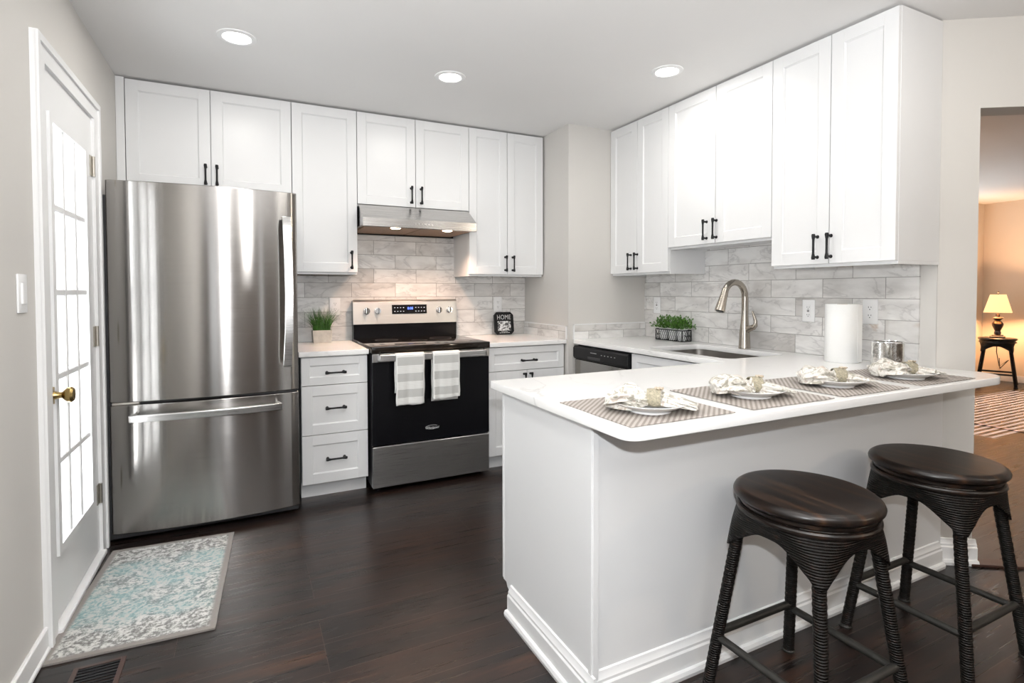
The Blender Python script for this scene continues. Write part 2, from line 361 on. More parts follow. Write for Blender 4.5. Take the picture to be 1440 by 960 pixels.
def box(bm, x0, x1, y0, y1, z0, z1, bev=0, seg=1, rz=0):
    M = Matrix.Translation(((x0 + x1) / 2, (y0 + y1) / 2, (z0 + z1) / 2)) @ Matrix.Rotation(rz, 4, 'Z') @ Matrix.Diagonal((abs(x1 - x0), abs(y1 - y0), abs(z1 - z0), 1))
    vs_ = bmesh.ops.create_cube(bm, size=1, matrix=M)['verts']
    if bev:
        es = list({e for v in vs_ for e in v.link_edges})
        bmesh.ops.bevel(bm, geom=es, offset=bev, segments=seg, affect='EDGES', profile=.5)
    return bm

def cyl(bm, p0, p1, r0, r1=None, seg=20, caps=True):
    p0, p1 = Vector(p0), Vector(p1); d = p1 - p0
    M = Matrix.Translation((p0 + p1) / 2) @ d.to_track_quat('Z', 'Y').to_matrix().to_4x4()
    bmesh.ops.create_cone(bm, cap_ends=caps, segments=seg, radius1=r0, radius2=r0 if r1 is None else r1, depth=d.length, matrix=M)
    return bm

def ball(bm, c, r, sc=(1, 1, 1), seg=14):
    M = Matrix.Translation(c) @ Matrix.Diagonal((*[r * s for s in sc], 1))
    bmesh.ops.create_uvsphere(bm, u_segments=seg, v_segments=max(6, seg // 2), radius=1, matrix=M)
    return bm

def lathe(bm, prof, c=(0, 0, 0), seg=36, closed_ends=True):
    c = Vector(c); rings = []
    for r, z in prof:
        if r < 1e-6: rings.append([bm.verts.new(c + Vector((0, 0, z)))])
        else: rings.append([bm.verts.new(c + Vector((r * math.cos(2 * PI * i / seg), r * math.sin(2 * PI * i / seg), z))) for i in range(seg)])
    for a, b in zip(rings, rings[1:]):
        for i in range(seg):
            j = (i + 1) % seg
            if len(a) == 1 and len(b) == 1: continue
            if len(a) == 1: bm.faces.new((a[0], b[i], b[j]))
            elif len(b) == 1: bm.faces.new((a[i], b[0], a[j]))
            else: bm.faces.new((a[i], a[j], b[j], b[i]))
    return bm

def tube(bm, pts, r, seg=10, closed=False, sx=1.0):
    pts = [Vector(p) for p in pts]; n = len(pts)
    rs = r if isinstance(r, (list, tuple)) else [r] * n
    t = []
    for i in range(n):
        a = pts[(i - 1) % n] if (closed or i > 0) else pts[0]
        b = pts[(i + 1) % n] if (closed or i < n - 1) else pts[-1]
        t.append((b - a).normalized())
    ref = Vector((0, 0, 1)) if abs(t[0].z) < .9 else Vector((1, 0, 0))
    nrm = (ref - t[0] * ref.dot(t[0])).normalized(); rings = []
    for i in range(n):
        nrm = (nrm - t[i] * nrm.dot(t[i])).normalized(); bi = t[i].cross(nrm)
        rings.append([bm.verts.new(pts[i] + (nrm * math.cos(2 * PI * k / seg) * sx + bi * math.sin(2 * PI * k / seg)) * rs[i]) for k in range(seg)])
    m = n if closed else n - 1
    for i in range(m):
        a, b = rings[i], rings[(i + 1) % n]
        for k in range(seg):
            bm.faces.new((a[k], a[(k + 1) % seg], b[(k + 1) % seg], b[k]))
    if not closed:
        bm.faces.new(list(reversed(rings[0]))); bm.faces.new(rings[-1])
    return bm

def prism(bm, poly, axis, a0, a1):
    """extrude a 2-D outline along an axis ('x': poly is (y,z); 'y': (x,z); 'z': (x,y))"""
    def P(p, a): return {'x': (a, p[0], p[1]), 'y': (p[0], a, p[1]), 'z': (p[0], p[1], a)}[axis]
    A = [bm.verts.new(P(p, a0)) for p in poly]; B = [bm.verts.new(P(p, a1)) for p in poly]
    n = len(poly)
    bm.faces.new(A); bm.faces.new(list(reversed(B)))
    for i in range(n): bm.faces.new((A[i], B[i], B[(i + 1) % n], A[(i + 1) % n]))
    return bm

def obj(name, bm, m, parent=None, loc=None, smooth=35, bevel=0):
    bmesh.ops.recalc_face_normals(bm, faces=bm.faces)
    me = bpy.data.meshes.new(name); bm.to_mesh(me); bm.free()
    ms = m if isinstance(m, (list, tuple)) else [m]
    for q in ms: me.materials.append(q)
    if smooth:
        me.polygons.foreach_set('use_smooth', [True] * len(me.polygons)); me.set_sharp_from_angle(angle=math.radians(smooth))
    o = bpy.data.objects.new(name, me); COL.objects.link(o)
    if parent: o.parent = parent
    if loc: o.location = loc
    if bevel:
        mod = o.modifiers.new('bevel', 'BEVEL'); mod.width = bevel; mod.segments = 2; mod.limit_method = 'ANGLE'; mod.angle_limit = math.radians(40)
    return o

def tag(o, label, cat, group=None, kind=None):
    o['label'] = label; o['category'] = cat
    if group: o['group'] = group
    if kind: o['kind'] = kind
    return o

def thing(name, label, cat, loc=(0, 0, 0), rz=0, group=None):
    o = bpy.data.objects.new(name, None); COL.objects.link(o); o.empty_display_size = .05
    o.location = loc; o.rotation_euler = (0, 0, rz)
    return tag(o, label, cat, group)

def struct(name, bm, m, parent=None, label=None, cat=None, **kw):
    o = obj(name, bm, m, parent, **kw)
    if not parent: o['kind'] = 'structure'; tag(o, label, cat)
    return o

def copy_tree(o, parent=None):
    c = o.copy(); COL.objects.link(c)
    if parent: c.parent = parent
    for ch in list(o.children): copy_tree(ch, c)
    return c

def text_obj(name, body, size, m, parent, loc, rot, depth=.0006, align='CENTER', shear=0, spacing=1.0, xs=1.0):
    cu = bpy.data.curves.new(name, 'FONT'); cu.body = body; cu.size = size; cu.extrude = depth; cu.align_x = align; cu.align_y = 'CENTER'; cu.shear = shear; cu.space_character = spacing
    tmp = bpy.data.objects.new(name, cu); COL.objects.link(tmp)
    dg = bpy.context.evaluated_depsgraph_get(); me = bpy.data.meshes.new_from_object(tmp.evaluated_get(dg))
    bpy.data.objects.remove(tmp); bpy.data.curves.remove(cu)
    me.name = name
    if not me.materials: me.materials.append(m)
    else: me.materials[0] = m
    o = bpy.data.objects.new(name, me); COL.objects.link(o)
    o.parent = parent; o.location = loc; o.rotation_euler = rot; o.scale = (xs, 1, 1)
    return o

def slab(name, outer, holes, z0, z1, m, bev=.003):
    """a worktop cut to an outline with holes, its edges eased"""
    cu = bpy.data.curves.new(name, 'CURVE'); cu.dimensions = '2D'; cu.fill_mode = 'BOTH'
    for poly in [outer] + holes:
        s = cu.splines.new('POLY'); s.points.add(len(poly) - 1)
        for i, p in enumerate(poly): s.points[i].co = (p[0], p[1], 0, 1)
        s.use_cyclic_u = True
    h = (z1 - z0) / 2; cu.extrude = h - bev; cu.bevel_depth = bev; cu.bevel_resolution = 2; cu.offset = -bev
    tmp = bpy.data.objects.new(name, cu); COL.objects.link(tmp)
    me = bpy.data.meshes.new_from_object(tmp.evaluated_get(bpy.context.evaluated_depsgraph_get()))
    bpy.data.objects.remove(tmp); bpy.data.curves.remove(cu)
    me.materials.clear(); me.materials.append(m); me.name = name
    me.transform(Matrix.Translation((0, 0, (z0 + z1) / 2)))
    me.polygons.foreach_set('use_smooth', [True] * len(me.polygons)); me.set_sharp_from_angle(angle=math.radians(40))
    o = bpy.data.objects.new(name, me); COL.objects.link(o)
    return o

def arc(cx, cy, r, a0, a1, n=6):
    return [(cx + r * math.cos(math.radians(a0 + (a1 - a0) * i / n)), cy + r * math.sin(math.radians(a0 + (a1 - a0) * i / n))) for i in range(n + 1)]

# ------------------------------------------------------------------ measures of the room
XL, XR, ZC = -.8436, 2.49, 2.3668
XB, YB = 1.802, -.669                   # the boxed-out chase in the corner
ZT, ZB = 2.354, 1.325                   # wall cabinets: top and bottom
CT, CB = .8606, .8306                   # worktop
D45 = Vector((.84, -.5426, 0)).normalized(); P45 = Vector((2.49, -2.587, 0)); N45 = Vector((D45.y, -D45.x, 0))   # N45 points into the far room? see below
YS = -6.6
XE, YE = 8.75, -.16

# ------------------------------------------------------------------ the setting
b = bm_(); box(b, -1.0, 5.0, YS - .1, .12, -.06, 0)
struct('floor', b, FLOORK, label='dark espresso wood plank floor of the kitchen', cat='floor', smooth=0)
b = bm_(); box(b, -1.0, XE + .2, YS - .1, .12, ZC, ZC + .08)
struct('ceiling', b, CEIL, label='flat pale grey painted ceiling over the kitchen and far room', cat='ceiling', smooth=0)
b = bm_(); box(b, XL - .12, XR + .12, 0, .12, 0, ZC)
struct('wall_back', b, WALL, label='greige back wall behind the range and refrigerator', cat='wall', smooth=0)
b = bm_(); box(b, XB, XR, YB, 0, 0, ZC)
struct('trim_1', b, WALL, label='greige boxed-out chase between the two runs of wall cabinets', cat='wall chase', smooth=0)
# left wall with the door opening
DY0, DY1, DZ = -1.515, -.858, 1.985
b = bm_()
box(b, XL - .12, XL, DY1, 0, 0, ZC); box(b, XL - .12, XL, YS, DY0, 0, ZC); box(b, XL - .12, XL, DY0, DY1, DZ, ZC)
struct('wall_left', b, WALL, label='greige left wall around the glazed exterior door', cat='wall', smooth=0)
# right wall, then the angled wall with the wide opening
b = bm_(); box(b, XR, XR + .12, P45.y, .0, 0, ZC)
struct('wall_right', b, WALL, label='greige right wall behind the sink and tile', cat='wall', smooth=0)
def p45(s, t, z=0): q = P45 + D45 * s + Vector((-D45.y, D45.x, 0)) * t; return (q.x, q.y, z)      # t > 0 is behind the wall face
OP0, OP1, OPZ = .159, 1.45, 1.985
b = bm_()
def seg45(s0, s1, z0, z1, t0=0.0, t1=.12):
    prism(b, [p45(s0, t0)[:2], p45(s1, t0)[:2], p45(s1, t1)[:2], p45(s0, t1)[:2]], 'z', z0, z1)
prism(b, [p45(0, 0)[:2], p45(OP0, 0)[:2], p45(OP0, .12)[:2], (XR + .12, P45.y + .03), (XR, P45.y + .001)], 'z', 0, ZC)
seg45(OP1, 2.75, 0, ZC); seg45(OP0, OP1, OPZ, ZC)
struct('wall_angled', b, WALL, label='angled greige wall with the wide opening to the far room', cat='wall', smooth=0)
ex, ey, _ = p45(2.75, 0)
b = bm_(); box(b, ex - .05, ex + .1, YS, ey + .05, 0, ZC)
struct('wall_dining', b, WALLD, label='unseen brown dining wall on the right, darkened for the refrigerator reflections', cat='wall', smooth=0)
# unseen wall behind the viewer, darkened, with tall windows added for refrigerator reflections
b = bm_()
SIDE = [(-.70, -.40), (1.20, 1.34), (2.0, 2.16)]                  # tall openings added to put bright streaks on the refrigerator
WZ0, WZ1 = .12, 2.08
xs_ = [XL - .12] + [q for p in SIDE for q in p] + [ex + .1]
for x0, x1 in zip(xs_[0::2], xs_[1::2]): box(b, x0, x1, YS - .12, YS, 0, ZC)
for x0, x1 in SIDE: box(b, x0, x1, YS - .12, YS, 0, WZ0); box(b, x0, x1, YS - .12, YS, WZ1, ZC)
struct('wall_front', b, WALLD, label='unseen brown dining wall, darkened for the refrigerator reflections, with added tall windows', cat='wall', smooth=0)
for i, (x0, x1) in enumerate(SIDE):
    w_ = tag(bpy.data.objects.new('window_%d' % (i + 4), None), ('added tall window behind the viewer for refrigerator reflections, leftmost', 'added tall narrow window behind the viewer for refrigerator reflections, middle', 'added tall narrow window behind the viewer for refrigerator reflections, right')[i], 'window'); COL.objects.link(w_); w_['kind'] = 'structure'
    b = bm_(); box(b, x0, x0 + .02, YS - .08, YS + .015, WZ0, WZ1); box(b, x1 - .02, x1, YS - .08, YS + .015, WZ0, WZ1); box(b, x0 + .02, x1 - .02, YS - .08, YS + .015, WZ0, WZ0 + .03); box(b, x0 + .02, x1 - .02, YS - .08, YS + .015, WZ1 - .03, WZ1)
    obj('window_frame', b, TRIM, w_, smooth=0)
    b = bm_(); box(b, x0 + .02, x1 - .02, YS - .05, YS - .045, WZ0 + .03, WZ1 - .03); obj('pane', b, GLASS, w_, smooth=0)

# far room
b = bm_(); prism(b, [p45(.0, .0)[:2], p45(2.75, 0)[:2], (ex, -5.1), (XE + .15, -5.1), (XE + .15, .1), (XR + .05, .1), (XR + .05, P45.y + .01)], 'z', -.05, .002)
struct('floor_far', b, FLOORL, label='reddish brown narrow board floor of the far room', cat='floor', smooth=0)
b = bm_(); seg45(OP0 - .02, 2.6, 0, .012, -.035, .03)
struct('trim_2', b, STRIP, label='dark wood threshold strip across the opening', cat='threshold', smooth=0, bevel=.003)
b = bm_(); box(b, 5.62, 5.66, -5, YE, 0, .007)
struct('trim_3', b, STRIP, label='dark seam strip across the far room floor', cat='threshold', smooth=0)
b = bm_(); box(b, XE, XE + .12, -5.1, .1, 0, ZC); struct('wall_east', b, WALLN, label='warm lit far wall behind the table lamp', cat='wall', smooth=0)
b = bm_(); box(b, ex, XE + .1, -5.2, -5.1, 0, ZC); struct('wall_south', b, WALLN, label='far room wall on the right, outside the frame', cat='wall', smooth=0)
NX0, NX1, NZ0, NZ1 = 5.3, 8.1, .75, 2.1
b = bm_()
box(b, XR + .12, NX0, YE, YE + .15, 0, ZC); box(b, NX1, XE + .12, YE, YE + .15, 0, ZC); box(b, NX0, NX1, YE, YE + .15, 0, NZ0); box(b, NX0, NX1, YE, YE + .15, NZ1, ZC)
struct('wall_north', b, WALLN, label='far room side wall left of the lamp', cat='wall', smooth=0)
w3 = tag(bpy.data.objects.new('window_3', None), 'far room window with a slatted blind, hidden by the angled wall', 'window'); COL.objects.link(w3); w3['kind'] = 'structure'
b = bm_()
for x0, x1, z0, z1 in ((NX0, NX1, NZ0, NZ0 + .04), (NX0, NX1, NZ1 - .04, NZ1), (NX0, NX0 + .04, NZ0, NZ1), (NX1 - .04, NX1, NZ0, NZ1)): box(b, x0, x1, YE + .04, YE + .12, z0, z1)
obj('window_frame', b, TRIM, w3)
b = bm_()
k = 0
while NZ0 + .05 + k * .075 < NZ1 - .05:
    z = NZ0 + .05 + k * .075; box(b, NX0 + .05, NX1 - .05, YE + .008, YE + .03, z, z + .016); k += 1
obj('blind', b, BLINDM, w3, smooth=0)
b = bm_(); box(b, NX0, NX1, YE + .07, YE + .075, NZ0, NZ1); obj('pane', b, GLASS, w3, smooth=0)
b = bm_(); box(b, XE - .014, XE, -5, YE, 0, .09, .003); struct('baseboard_east', b, TRIM, label='white baseboard along the far wall under the lamp', cat='baseboard')
b = bm_(); box(b, 2.75, XE - .02, YE - .014, YE, 0, .09, .003); struct('baseboard_north', b, TRIM, label='white baseboard on the far room side wall', cat='baseboard')

# the door in the left wall
door = tag(bpy.data.objects.new('door_1', None), 'white exterior door with a fifteen-pane glass insert and brass knob', 'door'); COL.objects.link(door); door['kind'] = 'structure'
GX = XL + .004                                  # room face of the leaf
GY0, GY1, GZ0, GZ1 = -1.452, -1.006, .285, 1.81
b = bm_()
LY0, LY1 = DY0 + .004, DY1 - .004
for y0, y1, z0, z1 in ((LY0, GY0, .03, DZ - .004), (GY1, LY1, .03, DZ - .004), (GY0, GY1, .03, GZ0), (GY0, GY1, GZ1, DZ - .004)): box(b, GX - .044, GX, y0, y1, z0, z1)
obj('door_leaf', b, TRIM, door, smooth=0)
b = bm_()
f = .022
for y0, y1, z0, z1 in ((GY0 - f, GY0 + .010, GZ0 - f, GZ1 + f), (GY1 - .010, GY1 + f, GZ0 - f, GZ1 + f), (GY0 + .010, GY1 - .010, GZ0 - f, GZ0 + .010), (GY0 + .010, GY1 - .010, GZ1 - .010, GZ1 + f)):
    box(b, GX - .05, GX + .012, y0, y1, z0, z1)
obj('glass_frame', b, TRIM, door, smooth=0)
b = bm_()
for i in (1, 2):
    y = GY0 + (GY1 - GY0) * i / 3; box(b, GX - .03, GX + .006, y - .012, y + .012, GZ0, GZ1, .004)
for i in range(1, 5):
    z = GZ0 + (GZ1 - GZ0) * i / 5; box(b, GX - .03, GX + .0055, GY0, GY1, z - .012, z + .012, .004)
obj('muntins', b, TRIM, door)
b = bm_(); box(b, GX - .022, GX - .018, GY0, GY1, GZ0, GZ1); obj('pane', b, GLASS, door, smooth=0)
b = bm_()
kx, ky, kz = GX, -1.478, .838
cyl(b, (kx, ky, kz), (kx + .008, ky, kz), .032, .029, 28)
tube(b, [(kx + .006, ky, kz), (kx + .02, ky, kz), (kx + .03, ky, kz), (kx + .038, ky, kz), (kx + .047, ky, kz), (kx + .056, ky, kz), (kx + .063, ky, kz), (kx + .066, ky, kz)], [.016, .011, .011, .020, .027, .028, .022, .008], 24)
obj('door_knob', b, BRASS, door)
for z in (1.764, 1.002, .285):
    b = bm_(); cyl(b, (GX + .007, -.866, z - .045), (GX + .007, -.866, z + .045), .007, seg=12); box(b, GX, GX + .003, -.902, -.866, z - .045, z + .045); box(b, GX, GX + .003, -.866, -.842, z - .045, z + .045)
    obj('hinge', b, HINGEM, door)
b = bm_()                                         # casing with a stepped profile, plus jambs
CW0, CW1, CTOP = DY0 - .085, DY1 + .082, DZ + .075
for y0, y1, z0, z1 in ((CW0, DY0 + .004, 0, CTOP), (DY1 - .004, CW1, 0, CTOP), (DY0 + .004, DY1 - .004, DZ - .004, CTOP)):
    box(b, XL, XL + .016, y0, y1, z0, z1)
for y0, y1, z0, z1 in ((CW0, CW0 + .025, 0, CTOP), (CW1 - .025, CW1, 0, CTOP), (CW0 + .025, CW1 - .025, CTOP - .025, CTOP)):
    box(b, XL + .0155, XL + .024, y0, y1, z0, z1)
obj('casing', b, TRIM, door, smooth=0)
b = bm_(); box(b, XL - .082, XL - .050, DY1 - .018, DY1, .03, DZ - .01); obj('weatherstrip', b, BLUEG, door, smooth=0)
b = bm_(); box(b, XL - .1, XL + .03, DY0, DY1, 0, .022, .004); obj('threshold', b, TRIM, door)
b = bm_(); box(b, XL, XL + .014, YS, DY0 - .086, 0, .085, .004); box(b, XL, XL + .02, YS, DY0 - .086, 0, .02, .006)
struct('baseboard_left', b, TRIM, label='white baseboard on the left wall before the door', cat='baseboard')
# outside the door
b = bm_(); box(b, -6, XL - .14, -6, 4, -.25, -.1); struct('ground_outside', b, GROUND, label='pale deck outside the glazed door', cat='ground', smooth=0)
st = thing('storm_door_frame', 'white storm door frame outside the glass of the exterior door', 'door frame', (XL - .2, -1.2, -.1)); st['kind'] = 'structure'
b = bm_()
for y0, y1 in ((-.56, -.46), (.30, .40)): box(b, -.02, .02, y0, y1, 0, 2.15)
box(b, -.02, .02, -.46, .30, 2.09, 2.15); box(b, -.015, .015, -.46, .30, 1.10, 1.14)
obj('frame', b, SIDING, st)

# ------------------------------------------------------------------ worktops
tag(slab('worktop', [(.034, -.006), (.034, -.648), (.4215, -.648), (.4215, -.006)], [], CB, CT, QUARTZ), 'short white quartz worktop between refrigerator and range', 'worktop')
tag(slab('worktop', [(1.188, -.006), (1.188, -.648), (XB - .002, -.648), (XB - .002, -.006)], [], CB, CT, QUARTZ), 'white quartz worktop right of the range holding the black sign', 'worktop')
def rrect(x0, x1, y0, y1, r):
    return arc(x0 + r, y0 + r, r, 180, 270) + arc(x1 - r, y0 + r, r, 270, 360) + arc(x1 - r, y1 - r, r, 0, 90) + arc(x0 + r, y1 - r, r, 90, 180)
SX0, SX1, SY0, SY1 = 1.935, 2.362, -1.955, -1.335
outer = [(1.842, YB - .003), (1.842, -2.012)] + [(.608, -2.012)] + arc(.608 + .045, -2.838 + .045, .045, 180, 270) + arc(2.402, -2.718, .12, 270, 368, 12) + [(2.510, -2.650), (2.487, -2.592), (XR - .003, YB - .003)]
tag(slab('worktop', outer, [list(reversed(rrect(SX0, SX1, SY0, SY1, .05)))], CB, CT, QUARTZ), 'large L-shaped white quartz worktop with the sink and breakfast bar', 'worktop')
# undermount sink
sk = thing('sink', 'stainless steel undermount sink below the faucet', 'sink', ((SX0 + SX1) / 2, (SY0 + SY1) / 2, .62))
b = bm_()
hx, hy = (SX1 - SX0) / 2 + .006, (SY1 - SY0) / 2 + .006
o_ = rrect(-hx, hx, -hy, hy, .055); i_ = rrect(-hx + .012, hx - .012, -hy + .012, hy - .012, .05)
def loft(bm, rings, cap=True):
    R = [[bm.verts.new(p) for p in r] for r in rings]; n = len(R[0])
    for a, c in zip(R, R[1:]):
        for i in range(n): bm.faces.new((a[i], a[(i + 1) % n], c[(i + 1) % n], c[i]))
    if cap: bm.faces.new(R[-1])
    return R
zt = CB - .62 - .001
loft(b, [[(p[0] * 1.06, p[1] * 1.04, zt) for p in o_], [(p[0], p[1], zt) for p in o_], [(p[0], p[1], zt - .012) for p in o_], [(*p, .02) for p in i_], [(p[0] * .9, p[1] * .92, .003) for p in i_]])
obj('basin', b, SINKM, sk)
b = bm_(); lathe(b, [(.045, .004), (.045, .007), (.03, .005), (0, .005)], seg=24); obj('drain', b, CHROME, sk)

# ------------------------------------------------------------------ tile
b = bm_(); box(b, .02, XB - .001, -.010, 0, CT + .0005, 1.60)
tag(obj('tile_backsplash', b, TILEX, smooth=0), 'marble subway tile behind the range and hood', 'backsplash')
b = bm_(); box(b, XR - .010, XR, -2.522, YB - .001, CT + .0005, 1.49)
tag(obj('tile_backsplash', b, TILEY, smooth=0), 'marble subway tile behind the faucet and paper towels', 'backsplash')
ts = thing('backsplash_strip', 'low tile strip with white edging on the side of the chase, right of the sign', 'backsplash', (XB, -.33, CT))
b = bm_(); box(b, -.010, 0, -.315, .318, .0005, .088); obj('tile', b, TILEY, ts, smooth=0)
b = bm_(); box(b, -.012, 0, -.325, .318, .088, .096, .002); box(b, -.012, 0, -.325, -.315, .0005, .096, .002); obj('edging', b, TRIM, ts)
ts = thing('backsplash_strip', 'low tile strip with white edging on the chase front, above the dishwasher', 'backsplash', (2.15, YB, CT))
b = bm_(); box(b, -.303, .329, -.010, 0, .0005, .100); obj('tile', b, TILEX, ts, smooth=0)
b = bm_(); box(b, -.313, .329, -.012, 0, .100, .108, .002); box(b, -.313, -.303, -.012, 0, .0005, .108, .002); obj('edging', b, TRIM, ts)

# ------------------------------------------------------------------ cabinets
def shaker(bm, x0, x1, z0, z1, y=0.0, th=.02, rail=.057, rec=.009):
    """framed door or drawer front, face towards -y"""
    box(bm, x0 + .01, x1 - .01, y + rec, y + th, z0 + .01, z1 - .01)
    for a0, a1, c0, c1 in ((x0, x0 + rail, z0, z1), (x1 - rail, x1, z0, z1), (x0 + rail, x1 - rail, z0, z0 + rail), (x0 + rail, x1 - rail, z1 - rail, z1)):
        box(bm, a0, a1, y, y + th, c0, c1)
    # small chamfer round the panel
    a0, a1, c0, c1, ch = x0 + rail, x1 - rail, z0 + rail, z1 - rail, .006
    q = [(a0, c0), (a1, c0), (a1, c1), (a0, c1)]; r = [(a0 + ch, c0 + ch), (a1 - ch, c0 + ch), (a1 - ch, c1 - ch), (a0 + ch, c1 - ch)]
    A = [bm.verts.new((p[0], y + .003, p[1])) for p in q]; B = [bm.verts.new((p[0], y + rec - .0005, p[1])) for p in r]
    for i in range(4): bm.faces.new((A[i], A[(i + 1) % 4], B[(i + 1) % 4], B[i]))
    return bm

def pull(parent, x, z, vertical=True, length=.118, y=0.0):
    b = bm_(); h = length / 2
    d = Vector((0, 0, 1)) if vertical else Vector((1, 0, 0)); c = Vector((x, y, z)); out = Vector((0, -.03, 0))
    for s in (-1, 1):
        e = c + d * s * (h - .012)
        cyl(b, e - out * .05, e + out, .0055, seg=12); cyl(b, e, e + out * .12, .0085, .007, seg=14)
        ball(b, e + out, .0068, seg=12)
        tube(b, [e + out + d * s * -.012, e + out + d * s * .004, e + out + d * s * .012], [.0062, .0085, .0070], 12)
    tube(b, [c + out - d * (h - .016), c + out - d * h * .5, c + out, c + out + d * h * .5, c + out + d * (h - .016)], [.0062, .0052, .005, .0052, .0062], 12)
    return obj('handle', b, BLACKM, parent)

def wall_cab(label, loc, rz, w, h, depth, splits, pulls, name='wall_cabinet'):
    """origin: bottom left front corner of the doors; face towards local -y"""
    t = thing(name, label, 'cabinet', loc, rz)
    b = bm_(); g = .0015
    box(b, g, w - g, .021, depth, .0, h + .006)
    bmesh.ops.bevel(b, geom=list(b.edges), offset=.001, segments=1, affect='EDGES')
    # recessed underside
    obj('carcass', b, CAB, t)
    b = bm_()
    box(b, g, w - g, .021, .042, -.014, 0); box(b, g, g + .016, .042, depth, -.014, 0); box(b, w - g - .016, w - g, .042, depth, -.014, 0)
    obj('bottom_rail', b, CAB, t, smooth=0)
    xs = [0] + splits + [w]
    for i, (a, c) in enumerate(zip(xs, xs[1:])):
        b = bm_(); shaker(b, a + .002, c - .002, .0, h); d = obj('door', b, CAB, t, smooth=0, bevel=.0012)
        px = pulls[i]
        if px is not None: pull(d, px, .078)
    return t

XA, XBb, XC, XD, XE_, XF = -.8014, -.3977, .0318, .4201, 1.1898, 1.79
b = bm_(); box(b, XL + .001, XA - .002, -.327, -.002, 1.775, ZT + .008); fl = tag(obj('filler_panel', b, CAB, smooth=0, bevel=.001), 'narrow white filler strip between left wall and refrigerator cabinet', 'filler panel')
wall_cab('white two-door wall cabinet above the refrigerator', (XA, -.33, 1.79), 0, XC - XA, ZT - 1.79, .328, [XBb - XA], [XBb - XA - .027, XBb - XA + .030])
wall_cab('narrow single-door white wall cabinet between refrigerator and hood', (XC, -.33, ZB), 0, XD - XC, ZT - ZB, .328, [], [XD - XC - .040])
wall_cab('short white two-door wall cabinet above the range hood', (XD, -.33, 1.767), 0, XE_ - XD, ZT - 1.767, .328, [.385], [.353, .421])
wall_cab('tall white two-door wall cabinet right of the hood, above the sign', (XE_, -.33, ZB), 0, XF - XE_, ZT - ZB, .328, [.30], [.282 - .0, .342 - .0])
R90 = -PI / 2
wall_cab('white two-door wall cabinet beside the chase, above the dishwasher', (XR - .33, YB - .002, ZB), R90, 1.2676 - .671, ZT - ZB, .328, [.296], [.235, .303])
wall_cab('shorter white two-door wall cabinet above the sink', (XR - .33, -1.2676, 1.4733), R90, 2.0117 - 1.2676, ZT - 1.4733, .328, [.3804], [.318, .39])
wall_cab('white two-door wall cabinet at the right end, above the paper towels', (XR - .33, -2.0117, ZB), R90, 2.5938 - 2.0117, ZT - ZB, .328, [.3005], [.246, .310])

def base_cab(label, loc, rz, w, fronts, depth=.60, kick=.095, top=CB - .004):
    """fronts: list of (kind, x0, x1, z0, z1, [handle])"""
    t = thing('base_cabinet', label, 'cabinet', loc, rz)
    b = bm_(); box(b, .001, w - .001, .021, depth, kick, top); obj('carcass', b, CAB, t, smooth=0, bevel=.001)
    b = bm_(); box(b, .001, w - .001, .075, depth, 0, kick - .001); obj('toe_kick', b, CAB, t, smooth=0)
    for kind, x0, x1, z0, z1, hd in fronts:
        b = bm_(); shaker(b, x0, x1, z0, z1, rail=.057 if z1 - z0 > .17 else .045); d = obj(kind, b, CAB, t, smooth=0, bevel=.0012)
        if hd: pull(d, hd[0], hd[1], hd[2])
    return t
bx = .045
base_cab('white three-drawer base cabinet between refrigerator and range', (bx, -.63, 0), 0, .372,
         [('drawer', .002, .370, .664, .823, (.187, .735, False)), ('drawer', .002, .370, .379, .660, (.187, .530, False)), ('drawer', .002, .370, .095, .375, (.187, .235, False))])
base_cab('white base cabinet right of the range with one drawer over two doors', (1.197, -.63, 0), 0, .594,
         [('drawer', .004, .590, .666, .825, (.302, .732, False)), ('door', .004, .294, .099, .662, (.272, .59, True)), ('door', .298, .590, .099, .662, (.321, .59, True))])
base_cab('white sink base cabinet right of the dishwasher', (1.86, -1.288, 0), R90, .70,
         [('drawer', .002, .698, .676, .823, None), ('door', .002, .348, .099, .672, (.32, .59, True)), ('door', .352, .698, .099, .672, (.38, .59, True))], top=.60)

# ------------------------------------------------------------------ peninsula
pn = thing('peninsula_base', 'white panelled peninsula base under the breakfast bar', 'cabinet', (1.5, -2.32, 0))
ox, oy = 1.5, -2.32
def L_(x): return x - ox
def K_(y): return y - oy
b = bm_(); box(b, L_(.668), L_(1.838), K_(-2.60), K_(-2.062), .095, CB - .002); box(b, L_(1.838), L_(2.48), K_(-2.56), K_(-2.01), .0, CB - .002); obj('carcass', b, CAB, pn, smooth=0)
b = bm_(); prism(b, [(K_(-2.035), .10), (K_(-2.035), CB - .001), (K_(-2.63), CB - .001), (K_(-2.63), 0), (K_(-2.11), 0), (K_(-2.11), .055), (K_(-2.10), .07), (K_(-2.07), .085), (K_(-2.06), .10)], 'x', L_(.648), L_(.667)); obj('end_panel', b, CAB, pn, smooth=0, bevel=.001)
b = bm_(); box(b, L_(.646), L_(.672), K_(-2.047), K_(-2.030), .105, CB - .001, .003); obj('edge_trim', b, CAB, pn)
b = bm_(); box(b, L_(.667), L_(2.489), K_(-2.617), K_(-2.60), 0, CB - .001); obj('front_panel', b, CAB, pn, smooth=0)
b = bm_(); box(b, L_(.643), L_(.668), K_(-2.628), K_(-2.612), 0, CB - .001, .0015); box(b, L_(.668), L_(.674), K_(-2.622), K_(-2.612), 0, CB - .001); obj('corner_post', b, CAB, pn)
def base_prof(s, out):          # baseboard outline: distance from face, height
    return [(0, 0), (out + .012, 0), (out + .014, .012), (out + .010, .022), (out, .024), (out, .074), (out - .004, .080), (out - .004, .088), (out * .45, .098), (out * .35, .108), (0, .110)]
b = bm_(); pr = base_prof(0, .018)
